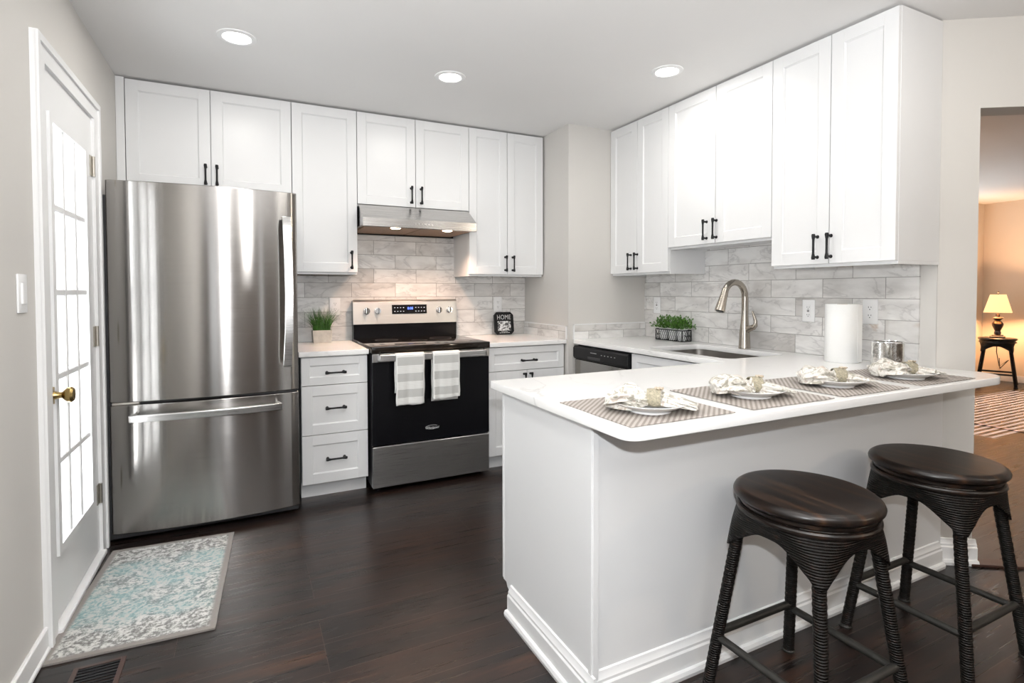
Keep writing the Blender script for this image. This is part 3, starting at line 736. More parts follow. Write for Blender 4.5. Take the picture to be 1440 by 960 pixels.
prism(b, [(K_(-2.617) - d, z) for d, z in pr], 'x', L_(.66), L_(2.47)); obj('baseboard', b, TRIM, pn, smooth=25)
b = bm_(); prism(b, [(L_(.648) - d, z) for d, z in pr], 'y', K_(-2.645), K_(-2.105)); obj('baseboard', b, TRIM, pn, smooth=25)
b = bm_()
def p45b(s, t, z): return p45(s, -t, z)
A = [b.verts.new(p45b(.0, d, z)) for d, z in pr]; B2 = [b.verts.new(p45b(OP0 + .012, d, z)) for d, z in pr]
b.faces.new(A); b.faces.new(list(reversed(B2)))
for i in range(len(pr)): b.faces.new((A[i], B2[i], B2[(i + 1) % len(pr)], A[(i + 1) % len(pr)]))
struct('baseboard_angled', b, TRIM, label='white baseboard on the end of the angled wall behind the stools', cat='baseboard', smooth=25)

# ------------------------------------------------------------------ refrigerator
fx0, fx1 = -.812, .022
fr = thing('refrigerator', 'stainless steel refrigerator with a bottom freezer drawer beside the door', 'refrigerator', ((fx0 + fx1) / 2, -.40, 0))
hw = (fx1 - fx0) / 2; fo = fr.location
b = bm_(); box(b, -hw - .022, hw - .004, -.352, .36, .012, 1.66, .006); box(b, -hw, hw - .004, -.33, .36, 1.6, 1.715, .006); obj('body', b, DKGREY, fr)  # shell widened on the left to darken the gap beside the wall
b = bm_(); box(b, -hw + .02, hw - .02, -.34, -.30, .012, .06); obj('base_grille', b, BLACKP, fr)
def bowed(z0, z1, name, yedge=-.372, bulge=.040, nseg=36, m=STEEL):
    b = bm_(); out = []
    for i in range(nseg + 1):
        u = -1 + 2 * i / nseg
        y = yedge - bulge * (1 - u * u) - .0
        if abs(u) > .985: y += .006
        out.append((hw * u, y))
    poly = out + [(hw, -.31), (-hw, -.31)]
    prism(b, poly, 'z', z0, z1)
    return obj(name, b, m, fr, smooth=40, bevel=.003)
d1 = bowed(.676, 1.728, 'door'); d2 = bowed(.045, .662, 'freezer_drawer')
b = bm_(); box(b, -hw + .01, hw - .01, -.335, -.30, .655, .685); obj('gasket', b, BLACKP, fr)
b = bm_(); box(b, -hw + .01, -hw + .12, -.375, -.33, .6625, .6755, .002); obj('door_hinge', b, HINGEM, fr)
def ribbon(bm, pts, wdir, wid, th):
    """flat bar following pts; wdir: width direction"""
    pts = [Vector(p) for p in pts]; wv = Vector(wdir).normalized(); R = []
    for i, p in enumerate(pts):
        t = (pts[min(i + 1, len(pts) - 1)] - pts[max(i - 1, 0)]).normalized(); nn = t.cross(wv).normalized()
        R.append([bm.verts.new(p + wv * wid / 2 * a + nn * th / 2 * c) for a, c in ((-1, -1), (1, -1), (1, 1), (-1, 1))])
    for a, c in zip(R, R[1:]):
        for k in range(4): bm.faces.new((a[k], a[(k + 1) % 4], c[(k + 1) % 4], c[k]))
    bm.faces.new(R[0]); bm.faces.new(list(reversed(R[-1])))
hx_ = -.030 - fo.x
b = bm_(); ribbon(b, [(hx_ + .004, -.392, 1.592), (hx_ - .002, -.432, 1.588), (hx_ - .001, -.447, 1.54), (hx_ + .004, -.456, 1.38), (hx_ + .006, -.460, 1.19), (hx_ + .003, -.456, 1.0), (hx_ - .004, -.447, .86), (hx_ - .006, -.434, .815), (hx_ - .002, -.392, .808)], (1, 0, 0), .042, .014)
obj('handle', b, STEELH, d1, bevel=.003)
pts = [(-.31, -.395, .607)] + [(u * .325, -.434 - .040 * (1 - (u * .325 / hw) ** 2), .607) for u in [-1 + i / 8 for i in range(17)]] + [(.31, -.395, .607)]
b = bm_(); ribbon(b, pts, (0, -.25, 1), .036, .014); obj('handle', b, STEELH, d2, bevel=.003)
text_obj('logo', 'LG', .032, GREYL, d1, (-.705 - fo.x, -.3855, 1.683), (PI / 2, 0, -.30))

# ------------------------------------------------------------------ range
rx = .808
ra = thing('range', 'freestanding stainless and black electric range under the hood', 'range', (rx, -.36, 0))
W = .378
b = bm_(); box(b, -W + .004, W - .004, -.285, .345, .03, .826); obj('body', b, DKGREY, ra, smooth=0)
for sx_ in (-1, 1):
    for y in (-.25, .3): b = bm_(); cyl(b, (sx_ * .33, y, 0), (sx_ * .33, y, .032), .016, seg=12); obj('leveling_foot', b, BLACKP, ra)
b = bm_(); box(b, -W - .002, W + .002, -.335, .30, .836, .8755, .005, 2); obj('cooktop', b, COOKT, ra)
b = bm_()
for x, y, r in ((-.19, -.18, .10), (.19, -.18, .115), (-.19, .10, .075), (.19, .10, .075), (0, -.02, .05)):
    tube(b, [(x + r * math.cos(a * PI / 24), y + r * math.sin(a * PI / 24), .8756) for a in range(48)], .0007, 6, True)
obj('burner_rings', b, DKGREY, ra)
b = bm_(); prism(b, [(.346, .84), (.346, 1.135), (.300, 1.140), (.288, 1.128), (.282, .975), (.285, .84)], 'x', -W + .002, W - .002); obj('backguard', b, BLKGL, ra, smooth=0)
b = bm_(); prism(b, [(.290, .974), (.297, 1.132), (.303, 1.139), (.303, 1.145), (.292, 1.139), (.283, 1.128), (.275, .974)], 'x', -W, W); cp = obj('control_panel', b, STEELP, ra, smooth=30)
b = bm_(); prism(b, [(.2745, 1.042), (.2805, 1.107), (.290, 1.107), (.284, 1.042)], 'x', -.11, .145); ds = obj('display', b, BLKGL, ra, smooth=0)
tilt = (PI / 2 + .09, 0, 0)
text_obj('clock', '8:08', .024, BLUE, ds, (.022, .2765, 1.080), (PI / 2 - .09, 0, 0))
b = bm_()
for i in range(4):
    for j in range(2):
        for s in (-1, 1):
            xx = .018 + s * (.045 + i * .021)
            b = bm_(); box(b, xx - .004, xx + .004, .2730 + .0018 + j * .0025, .2760 + .0018 + j * .0025, 1.058 + j * .026, 1.062 + j * .026); obj('key_legend', b, DIM, ds, smooth=0)
for x in (.521, .597, 1.048, 1.126):
    b = bm_(); c = Vector((x - rx, .279, 1.0655)); o3 = Vector((0, -1, .07)).normalized()
    cyl(b, c, c + o3 * .008, .024, .023, 28); cyl(b, c + o3 * .008, c + o3 * .022, .020, .018, 28)
    q = c + o3 * .025; box(b, q.x - .0055, q.x + .0055, q.y - .012, q.y + .008, q.z - .019, q.z + .019, .003)
    obj('knob', b, CHROME, ra)
b = bm_(); box(b, -W + .002, W - .002, -.325, -.286, .285, .828, .003); od = obj('oven_door', b, BLKGL, ra)
b = bm_(); box(b, -W + .003, W - .003, -.3335, -.325, .782, .832, .002); obj('door_rail', b, STEELD, od)
b = bm_(); ribbon(b, [(-.335, -.330, .811), (-.335, -.374, .811), (-.30, -.384, .811), (0, -.386, .811), (.30, -.384, .811), (.335, -.374, .811), (.335, -.330, .811)], (0, -.1, 1), .040, .016); oh = obj('handle', b, STEELH, od, bevel=.004)
text_obj('logo', 'Whirlpool', .021, LETTER, od, (-.012, -.3254, .357), (PI / 2, 0, 0), shear=.25)
b = bm_(); tube(b, [(-.012 + .04 * math.cos(a * PI / 16), -.3254, .361 + .012 * math.sin(a * PI / 16)) for a in range(3, 30)], .0010, 6); obj('logo_ring', b, LETTER, od)
b = bm_(); box(b, -W + .002, W - .002, -.325, -.286, .030, .277, .004); obj('drawer', b, STEELD, ra)

# towels over the oven handle
def towel(label, xc, w, zbot_f, zbot_b, fold=False, seed=1):
    ztop = .8365; b = bm_(); th = .004; r_ = .0125
    yf = -.36 - .394 - .006; yb = yf + .030
    prof = []
    n = 26
    for i in range(n + 1): prof.append((yf, zbot_f + (ztop - .012 - zbot_f) * i / n))
    for i in range(1, 8):
        a = PI * i / 8; prof.append((yf + .015 - .015 * math.cos(a), ztop - .012 + .012 * math.sin(a)))
    m = 8
    for i in range(m + 1): prof.append((yb, ztop - .012 - (ztop - .012 - zbot_b) * i / m))
    cols = 14; V = []
    for j in range(cols + 1):
        u = j / cols; x = (u - .5) * w; row = []
        for k, (y, z) in enumerate(prof):
            t = max(0, (ztop - z)) / .3
            front = k <= n
            dy = (.0045 * math.sin(u * 9 + seed) + .003 * math.sin(u * 21 + seed * 2)) * min(1, t * 1.3) if front else .0
            dz = (.004 * math.sin(u * 5 + seed) + (u - .5) * .006) * (1 if z == zbot_f else 0)
            row.append(b.verts.new((x + .0025 * math.sin(z * 40 + seed) * (abs(u - .5) * 2) * t, y - .003 - dy if front else y, z - ztop + dz)))
        V.append(row)
    for j in range(cols):
        for k in range(len(prof) - 1): b.faces.new((V[j][k], V[j + 1][k], V[j + 1][k + 1], V[j][k + 1]))
    o = obj('dish_towel', b, TOWELM, loc=(xc, 0, ztop), smooth=60)
    s = o.modifiers.new('thickness', 'SOLIDIFY'); s.thickness = .004; s.offset = 0
    return tag(o, label, 'towel', 'striped towels on the oven handle')
towel('grey and white striped towel on the left of the oven handle', .6405, .173, .530, .60, seed=1)
towel('grey and white striped towel on the right of the oven handle, back edge peeking out', .8655, .172, .548, .532, seed=3)

# ------------------------------------------------------------------ hood
hd = thing('range_hood', 'stainless steel under-cabinet range hood with two lit lamps', 'range hood', (.806, -.25, 1.607))
hwid = .379
b = bm_()
prism(b, [(.248, .006), (.248, .158), (-.078, .158), (-.230, .056), (-.230, .004), (-.222, .0), (-.222, .012), (.240, .012)], 'x', -hwid, hwid); obj('shell', b, STEELHD, hd, smooth=25)
for s in (-1, 1):
    b = bm_(); x0 = -.36 if s < 0 else .004; box(b, x0, x0 + .356, -.19, .235, .004, .0115); obj('filter', b, FILTER, hd, smooth=0)
b = bm_(); box(b, -hwid, hwid, .236, .248, -.004, .012); obj('rear_lip', b, BLACKP, hd, smooth=0)
for x in (-.165, .185):
    b = bm_(); lathe(b, [(0, -.001), (.026, -.001), (.032, .002), (.032, .010)], (x, -.185, -.002), 24); obj('lamp', b, HLENS, hd)
b = bm_()
for i in range(6): cyl(b, (-.045 + i * .022, -.2305, .030), (-.045 + i * .022, -.2335, .030), .006, seg=14)
obj('buttons', b, CHROME, hd)
for x in (-.165, .185):
    light('hood_spot', 'SPOT', (.806 + x, -.435, 1.598), 30, (1, .64, .45), rot=(math.radians(4), 0, 0), spot_size=math.radians(128), spot_blend=1.0, shadow_soft_size=.03)

# ------------------------------------------------------------------ dishwasher
dw = thing('dishwasher', 'stainless dishwasher with a black control strip below the chase-side worktop', 'dishwasher', (1.86, -.975, 0), R90)
b = bm_(); box(b, -.298, .298, .02, .58, .09, CB - .006); obj('body', b, DKGREY, dw, smooth=0)
b = bm_(); box(b, -.300, .302, -.008, .02, .11, .726, .004); obj('door', b, STEEL, dw)
b = bm_(); prism(b, [(-.012, .729), (-.022, .745), (-.022, .806), (-.012, .818), (.02, .818), (.02, .729)], 'x', -.300, .302); cpn = obj('control_strip', b, BLACKP, dw, smooth=20)
b = bm_(); box(b, -.12, .02, -.024, -.0215, .742, .760, .001); obj('handle_pocket', b, DKGREY, dw)
b = bm_()
for x0, x1, z0 in [(.03 + i * .035, .042 + i * .035, .780) for i in range(5)] + [(-.09, -.02, .785)]:
    b = bm_(); box(b, x0, x1, -.0228, -.0218, z0, z0 + .005); obj('legend', b, GREYL, cpn, smooth=0)
b = bm_(); box(b, -.298, .298, .06, .5, 0, .088); obj('toe_kick', b, BLACKP, dw, smooth=0)

# ------------------------------------------------------------------ faucet
fa = thing('faucet', 'brushed nickel pull-down faucet behind the sink', 'faucet', (2.405, -1.648, CT))
b = bm_(); lathe(b, [(0, 0), (.033, 0), (.034, .004), (.0325, .010), (.031, .05), (.029, .09), (.025, .13), (.0215, .17), (.0185, .21), (.0185, .22), (0, .22)], seg=28)
tube(b, [(0, 0, .20), (0, 0, .30)] + [(-.085 + .085 * math.cos(a), 0, .305 + .085 * math.sin(a)) for a in [i * PI / 14 for i in range(0, 13)]], .0185, 18)
obj('body', b, NICKEL, fa)
e0 = Vector((-.085 + .085 * math.cos(12 * PI / 14), 0, .305 + .085 * math.sin(12 * PI / 14))); dd = Vector((-.36, 0, -1)).normalized()
b = bm_(); tube(b, [e0 - dd * .01, e0 + dd * .01, e0 + dd * .05, e0 + dd * .10, e0 + dd * .125], [.019, .0195, .022, .0275, .0285], 22); obj('spray_head', b, NICKEL, fa)
b = bm_(); cyl(b, e0 + dd * .1245, e0 + dd * .128, .022, .021, 20); obj('aerator', b, BLACKP, fa)
b = bm_(); tube(b, [(0, -.012, .105), (0, -.040, .122), (0, -.062, .130)], [.017, .0175, .016], 18); tube(b, [(0, -.055, .125), (.0, -.074, .140), (.0, -.076, .165), (.0, -.062, .200), (0, -.052, .222)], [.014, .0125, .0095, .007, .005], 14); obj('lever', b, NICKEL, fa)

# ------------------------------------------------------------------ outlets, switch
def outlet(label, loc, rz, kind='duplex', w=.07, h=.118):
    o = thing('wall_outlet' if kind != 'rocker' else 'light_switch', label, 'outlet' if kind != 'rocker' else 'light switch', loc, rz)
    b = bm_(); box(b, -w / 2, w / 2, -.006, 0, -h / 2, h / 2, .0025, 2); p = obj('plate', b, PLATE, o)
    if kind == 'rocker':
        b = bm_(); box(b, -.0165, .0165, -.011, -.004, -.033, .033, .002); obj('rocker', b, PLATE, o)
    elif kind == 'gfci':
        b = bm_(); box(b, -.0165, .0165, -.0075, -.004, -.033, .033, .001); obj('socket', b, PLATE, o)
        b = bm_()
        for s in (-1, 1):
            for xx, hh in ((-.006, .007), (.006, .0055)): box(b, xx - .0009, xx + .0009, -.0082, -.0074, s * .02 - hh / 2, s * .02 + hh / 2)
            cyl(b, (0, -.0074, s * .02 - .009), (0, -.0082, s * .02 - .009), .0022, seg=10)
        box(b, -.006, .006, -.0085, -.0074, .001, .005); box(b, -.006, .006, -.0085, -.0074, -.005, -.001)
        obj('slots', b, DKGREY, o, smooth=0)
    else:
        for s in (-1, 1):
            b = bm_(); cyl(b, (0, -.004, s * .0195), (0, -.0075, s * .0195), .0165, seg=24); q = obj('socket', b, PLATE, o)
            b = bm_()
            for xx, hh in ((-.006, .008), (.006, .0065)): box(b, xx - .001, xx + .001, -.0083, -.0074, s * .0195 + .003 - hh / 2, s * .0195 + .003 + hh / 2)
            cyl(b, (0, -.0074, s * .0195 - .008), (0, -.0083, s * .0195 - .008), .0024, seg=10)
            obj('slots', b, DKGREY, q, smooth=0)
    return o
outlet('white wall outlet on the tile above the grass pot', (.320, -.010, 1.098), 0)
outlet('white wall outlet on the tile just above the black sign', (1.556, -.010, 1.098), 0)
outlet('white wall outlet on the tile above the wire herb basket', (XR - .010, -.812, 1.098), R90, 'gfci')
outlet('white wall outlet on the tile left of the paper towels', (XR - .010, -1.998, 1.093), R90, 'gfci')
outlet('white wall outlet on the tile right of the paper towels', (XR - .010, -2.315, 1.098), R90)
outlet('white rocker switch on the left wall before the door', (XL, -1.725, 1.197), PI / 2, 'rocker', w=.072, h=.12)

# ------------------------------------------------------------------ recessed ceiling lights
vis = ['recessed ceiling light nearest the left wall', 'recessed ceiling light in the middle, in front of the hood', 'recessed ceiling light in front of the sink cabinets']
for i, (x, y) in enumerate(CANS):
    o = thing('recessed_light', vis[i] if i < 3 else 'recessed ceiling light above or behind the viewer', 'ceiling light', (x, y, ZC), 0, 'recessed ceiling lights')
    b = bm_(); lathe(b, [(.058, -.004), (.062, -.007), (.082, -.004), (.084, 0)], seg=40); obj('trim_ring', b, TRIM, o)
    b = bm_(); lathe(b, [(0, -.0035), (.060, -.0035), (.060, 0)], seg=40); obj('lens', b, LENS, o)
    light('can_light', 'AREA', (x, y, ZC - .009), CAN_W, (1, .965, .91), rot=(0, 0, 0), shape='DISK', size=.12)

pl = thing('added_pendant', 'unseen black bare-bulb pendant added behind the viewer for warm fill light', 'lamp', (3.1, -5.0, ZC))  # unseen fixture added to go with the warm dining fill
b = bm_(); lathe(b, [(0, -.02), (.05, -.02), (.055, 0), (0, 0)], seg=24); obj('canopy', b, BLACKM, pl)
b = bm_(); cyl(b, (0, 0, -.50), (0, 0, -.02), .004, seg=8); obj('rod', b, BLACKM, pl)
b = bm_(); lathe(b, [(.03, -.50), (.05, -.53), (.05, -.56), (.03, -.56)], seg=24); obj('socket', b, BLACKM, pl)
b = bm_(); lathe(b, [(.014, -.555), (.018, -.575), (.032, -.60), (.035, -.62), (.028, -.642), (0, -.655)], seg=24); obj('bulb', b, LENS, pl)

# ------------------------------------------------------------------ rug, floor register
b = bm_(); hx2, hy2 = .25, .415
cols, rows = 12, 20; V = [[b.verts.new((-hx2 + 2 * hx2 * i / cols + rng.uniform(-.001, .001), -hy2 + 2 * hy2 * j / rows, .007 + rng.uniform(0, .001))) for i in range(cols + 1)] for j in range(rows + 1)]
for j in range(rows):
    for i in range(cols): b.faces.new((V[j][i], V[j][i + 1], V[j + 1][i + 1], V[j + 1][i]))
ext = bmesh.ops.extrude_face_region(b, geom=list(b.faces))
for v in [g for g in ext['geom'] if isinstance(g, bmesh.types.BMVert)]: v.co.z = .0005
rug = tag(obj('rug', b, RUGM, loc=(-.565, -1.292, 0)), 'faded teal and grey patterned rug in front of the door', 'rug'); rug.rotation_euler = (0, 0, math.radians(-3.0))
rg = thing('floor_register', 'dark metal vent in the floor in front of the rug', 'vent', (-.66, -1.90, 0))
b = bm_(); box(b, -.07, -.055, -.15, .15, 0, .004, .001); box(b, .055, .07, -.15, .15, 0, .004, .001); box(b, -.055, .055, .138, .15, 0, .004); box(b, -.055, .055, -.15, -.138, 0, .004); obj('frame', b, STRIP, rg)
b = bm_()
for i in range(18): box(b, -.055, .055, -.135 + i * .0155, -.127 + i * .0155, .0005, .003)
obj('louvre', b, BLACKM, rg, smooth=0)

# ------------------------------------------------------------------ stools
def make_stool(label, loc, rz, ring=True, H=.632, name='bar_stool', cat='stool', group='round wicker stools'):
    t = thing(name, label, cat, loc, rz, group)
    f = H / .632
    def z_(q): return q * f
    b = bm_(); lathe(b, [(0, z_(.600)), (.168, z_(.600)), (.172, z_(.600)), (.183, z_(.603)), (.190, z_(.610)), (.1915, z_(.617)), (.188, z_(.625)), (.181, z_(.6305)), (.174, z_(.632)), (.170, z_(.632)), (.08, z_(.632)), (0, z_(.632))], seg=64); obj('seat', b, SEATW, t, smooth=50)
    b = bm_(); rr = .176
    tube(b, [(rr * math.cos(a * PI / 32), rr * math.sin(a * PI / 32), z_(.576)) for a in range(64)], .0085, 10, True)
    tube(b, [(.165 * math.cos(a * PI / 32), .165 * math.sin(a * PI / 32), z_(.593)) for a in range(64)], .010, 10, True)
    obj('seat_ring', b, SEATW, t)
    def leg_at(zz): return .115 + (.575 - zz) * (.183 - .115) / .575
    # woven skirt hanging in points down the legs
    b = bm_(); n = 96; rows = 12; cols = []
    def rad(th, z):
        h = leg_at(z); k = min(1, max(0, (.585 - z) / .09)); k = k * k * (3 - 2 * k)
        ph = (th % (PI / 2)); ph = min(ph, PI / 2 - ph)                       # 0 mid side, 45 degrees on a leg
        mid = (.168 * (1 - k) + (h + .026) * k) / math.cos(ph); cor = h * 1.414 + .012 + .0085 * k
        return -math.log(math.exp(-mid * 180) + math.exp(-cor * 180)) / 180 + .002
    for i in range(n):
        th = 2 * PI * i / n
        q = abs(((th / (PI / 2)) % 1) - .5) * 2          # 0 on a leg, 1 mid side
        zl = .447 + (.520 - .447) * (1 - (1 - min(1, q / .80)) ** 1.5) + .004 * q if q > .16 else .447 + (.0195 * (q / .16) ** 2)
        cols.append([b.verts.new((rad(th, .585 - (.585 - zl) * j / rows) * math.cos(th), rad(th, .585 - (.585 - zl) * j / rows) * math.sin(th), z_(.585 - (.585 - zl) * j / rows))) for j in range(rows + 1)])
    for i in range(n):
        a, c = cols[i], cols[(i + 1) % n]
        for j in range(rows): b.faces.new((a[j], c[j], c[j + 1], a[j + 1]))
    o = obj('skirt', b, WICKER, t, smooth=60); s_ = o.modifiers.new('thickness', 'SOLIDIFY'); s_.thickness = .005; s_.offset = 0
    for sx_, sy_ in ((1, 1), (-1, 1), (-1, -1), (1, -1)):
        b = bm_(); pts = []; rs = []
        m = 60
        for i in range(m + 1):
            zz = .54 * i / m; h = leg_at(zz)
            pts.append((sx_ * h, sy_ * h, z_(zz))); rs.append(.0165 + (.0012 if i % 2 else 0))
        tube(b, pts, rs, 12); g = obj('leg', b, WICKER, t)
        b = bm_(); h = leg_at(.004); lathe(b, [(0, 0), (.020, 0), (.021, .006), (.017, .010), (0, .010)], (sx_ * h, sy_ * h, 0), 16); obj('foot_cap', b, STRETCH, g)
    for i, zz in enumerate((.175, .160, .175, .160)):
        h = leg_at(zz); c = [(h, h), (-h, h), (-h, -h), (h, -h)]
        p, q = c[i], c[(i + 1) % 4]
        b = bm_(); tube(b, [(*p, z_(zz)), (*q, z_(zz))], .0115, 12); obj('stretcher', b, STRETCH, t)
    return t
make_stool('dark wicker bar stool nearer the viewer, seat in the middle of the bar', (1.205, -2.880, 0), 0)
make_stool('dark wicker bar stool farther right, by the end of the angled wall', (1.870, -2.885, 0), 0)
make_stool('small dark wicker stool in the far room holding the lit table lamp', (8.30, -.505, .0025), .35, H=.60)

# ------------------------------------------------------------------ table lamp
tl = thing('table_lamp', 'lit table lamp with a pale four-sided shade in the far room', 'lamp', (8.30, -.505, .603), .35)
b = bm_(); box(b, -.075, .075, -.075, .075, 0, .02, .004); box(b, -.055, .055, -.055, .055, .02, .035, .004)
lathe(b, [(0, .03), (.03, .035), (.036, .06), (.028, .085), (.034, .10), (.055, .15), (.058, .175), (.04, .205), (.028, .215), (.034, .225), (.055, .245), (.05, .255), (.02, .262), (.02, .30), (0, .30)], seg=24); obj('base', b, LAMPB, tl)
b = bm_()
R_ = [[b.verts.new((sx_ * h, sy_ * h, z)) for sx_, sy_ in ((1, 1), (-1, 1), (-1, -1), (1, -1))] for h, z in ((.135, .32), (.075, .545))]
for i in range(4): b.faces.new((R_[0][i], R_[0][(i + 1) % 4], R_[1][(i + 1) % 4], R_[1][i]))
o = obj('lamp_shade', b, SHADE, tl, smooth=0); s_ = o.modifiers.new('thickness', 'SOLIDIFY'); s_.thickness = .003
b = bm_(); cyl(b, (0, 0, .30), (0, 0, .57), .004, seg=8); ball(b, (0, 0, .575), .011); obj('finial_rod', b, LAMPB, tl)
light('far_room_fill', 'AREA', (6.6, -4.95, 1.4), 26, (1, .93, .86), aim=(6.8, 0, 1.3), shape='RECTANGLE', size=2.2, size_y=1.3)  # added fill to brighten the far room; no window stands behind it
light('hall_warm_fill', 'POINT', (4.4, -.8, 1.3), 14, (1, .55, .27), shadow_soft_size=.1)  # added hidden fill without a fixture, tints the far ceiling orange
light('lamp_glow', 'POINT', (8.28, -.505, 1.02), 60, (1, .57, .29), shadow_soft_size=.05)
b = bm_(); tube(b, [(8.47, -.44, .60), (8.55, -.40, .40), (8.50, -.45, .22), (8.56, -.52, .30), (8.60, -.42, .18), (8.68, -.38, .25), (8.73, -.36, .30)], .005, 6)
tag(obj('lamp_cord', b, LAMPB), 'brown lamp cord hanging behind the small far stool', 'cord')

# ------------------------------------------------------------------ place settings
mats = [(.812, 'nearest the left corner of the breakfast bar'), (1.247, 'second from the left end of the breakfast bar'), (1.660, 'third from the left end of the breakfast bar'), (2.105, 'at the right end of the breakfast bar')]
plates = [(.797, -2.690), (1.228, -2.672), (1.655, -2.672), (2.062, -2.690)]
def napkin_mesh(seed, kind):
    """cloth gathered at a ring: a loose folded head on -x, a fanned tail on +x; sits on z = 0"""
    r = random.Random(seed); b = bm_(); nt_, na = 44, 56; rows = []
    k1, k2, ph1, ph2, ph3 = r.choice((4, 5)), r.choice((7, 8, 9)), r.uniform(0, 6), r.uniform(0, 6), r.uniform(0, 6)
    for i in range(nt_ + 1):
        t = i / nt_; x = -.118 + .245 * t
        if t < .47:
            s = t / .47; w = .012 + .056 * math.sin(PI * min(1, s * .78 + .12)) ** .8; hgt = .009 + .019 * math.sin(PI * min(1, s * .80 + .1)) ** .9
        else:
            s = (t - .47) / .53; w = .021 + .022 * math.sin(PI * min(1, s) * .55); hgt = .020 * (1 - s) ** 1.1 + .005
        pin = math.exp(-((t - .53) / .05) ** 2); w = w * (1 - pin) + .020 * pin; hgt = hgt * (1 - pin) + .020 * pin
        fold = .30 * (1 - pin) * (1 if t < .47 else .8)
        zc = hgt
        droop = 0 if t < .62 else -((t - .62) / .38) ** 1.5 * .004
        row = []
        for j in range(na):
            a = 2 * PI * j / na
            rr = 1 + fold * (.5 * math.sin(k1 * a + ph1 + t * 5) + .42 * math.sin(k2 * a + ph2 - t * 7) + .25 * math.sin(13 * a + ph3 + t * 11))
            nz = noise.noise(Vector((x * 30 + seed * 3, math.cos(a) * 1.5, math.sin(a) * 1.5)))
            rr += .30 * nz * (1 - pin)
            y = w * rr * math.cos(a) + .012 * math.sin(t * 4 + ph1) * (1 - pin); z = zc + hgt * rr * math.sin(a) + droop
            row.append(b.verts.new((x + .010 * (1 - pin) * noise.noise(Vector((a * 2, seed, t * 6))), y, max(z, .0008 + .0004 * math.sin(j)))))
        rows.append(row)
    for p, q in zip(rows, rows[1:]):
        for j in range(na): b.faces.new((p[j], p[(j + 1) % na], q[(j + 1) % na], q[j]))
    b.faces.new(list(reversed(rows[0]))); b.faces.new(rows[-1])
    # ruffled petals of cloth on the head
    for kq in range(5):
        cx_, cy_ = r.uniform(-.09, -.035), r.uniform(-.03, .03); ang = r.uniform(0, PI); L0 = r.uniform(.035, .06)
        P = []
        for iu in range(9):
            u = iu / 8 - .5; row = []
            for iv in range(6):
                v = iv / 5
                px, py = u * L0 * 1.6, (v - .5) * L0
                zz = .026 + .015 * math.sin(v * PI) * (1 - (u * 1.7) ** 2) + .006 * math.sin(u * 14 + kq)
                row.append(b.verts.new((cx_ + px * math.cos(ang) - py * math.sin(ang), cy_ + px * math.sin(ang) + py * math.cos(ang), max(.006, zz + r.uniform(-.001, .001)))))
            P.append(row)
        for p, q in zip(P, P[1:]):
            for j in range(5): b.faces.new((p[j], p[j + 1], q[j + 1], q[j]))
    return b
for i, ((mx_, where), (px_, py_)) in enumerate(zip(mats, plates)):
    b = bm_(); nn = 24
    V = []
    for j in range(2):
        V.append([b.verts.new((-.182 + .364 * u / nn, (-.168, .168)[j], .0005 + .001 * abs(math.sin(u * .7 + i)))) for u in range(nn + 1)])
    for u in range(nn): b.faces.new((V[0][u], V[0][u + 1], V[1][u + 1], V[1][u]))
    e_ = bmesh.ops.extrude_face_region(b, geom=list(b.faces))
    for v in [g for g in e_['geom'] if isinstance(g, bmesh.types.BMVert)]: v.co.z += .0018
    tag(obj('placemat', b, MATM, loc=(mx_, -2.648, CT + .0003), smooth=0), 'taupe woven placemat ' + where, 'placemat', 'placemats on the breakfast bar')
    b = bm_(); lathe(b, [(0, .006), (.055, .006), (.066, .0075), (.085, .016), (.101, .0245), (.1035, .0265), (.1025, .0275), (.100, .0265), (.084, .0195), (.066, .0115), (.055, .0095), (0, .0095)], seg=56)
    lathe(b, [(.060, .007), (.060, 0), (.054, 0), (.054, .007)], seg=40)
    tag(obj('plate', b, CHINA, loc=(px_, py_, CT + .0028), smooth=50), 'white plate ' + where, 'plate', 'white plates on the placemats')
    ang = math.radians((-43, -30, -36, -20)[i])
    nb = napkin_mesh(11 + i * 5, i)
    npk = tag(obj('napkin', nb, LINEN, loc=(px_, py_, CT + .0145), smooth=75), 'floral cream napkin gathered on the plate ' + where, 'napkin', 'napkins on the plates'); npk.rotation_euler = (0, math.radians(-2.0), ang)
    npk.scale = (1.0, 1.0, 1.0)
    rx_ = .012
    c_, s__ = math.cos(ang), math.sin(ang)
    rgN = thing('napkin_ring', 'rope napkin ring on the plate ' + where, 'napkin ring', (px_ + c_ * rx_, py_ + s__ * rx_, CT + .0155), ang, 'napkin rings')
    b = bm_()
    prof = [(-.019, .028), (-.012, .0302), (0, .031), (.012, .0302), (.019, .028)]
    R2 = [[b.verts.new((x, r_ * math.cos(2 * PI * k / 40), .0245 + r_ * .84 * math.sin(2 * PI * k / 40))) for k in range(40)] for x, r_ in prof + [(p[0], p[1] - .003) for p in reversed(prof)]]
    for p in range(len(R2)):
        A_, B_ = R2[p], R2[(p + 1) % len(R2)]
        for k in range(40): b.faces.new((A_[k], A_[(k + 1) % 40], B_[(k + 1) % 40], B_[k]))
    obj('band', b, ROPE, rgN, smooth=60)
    b = bm_(); rr_ = random.Random(i + 3)
    for kq in range(7):
        a0 = kq * 2 * PI / 7; L1 = .014
        pts_ = []
        for st_ in range(7):
            u = st_ / 6; pts_.append((.014 + math.cos(a0) * L1 * math.sin(u * PI) * .9 + rr_.uniform(-.001, .001), math.sin(a0) * L1 * math.sin(u * PI) * .9, .047 + .006 * math.sin(u * PI * .5) * (1 if u < .8 else .7)))
        ribbon(b, pts_, (math.sin(a0), -math.cos(a0), .3), .011, .0012)
    obj('flower', b, BURLAP, rgN, smooth=60)

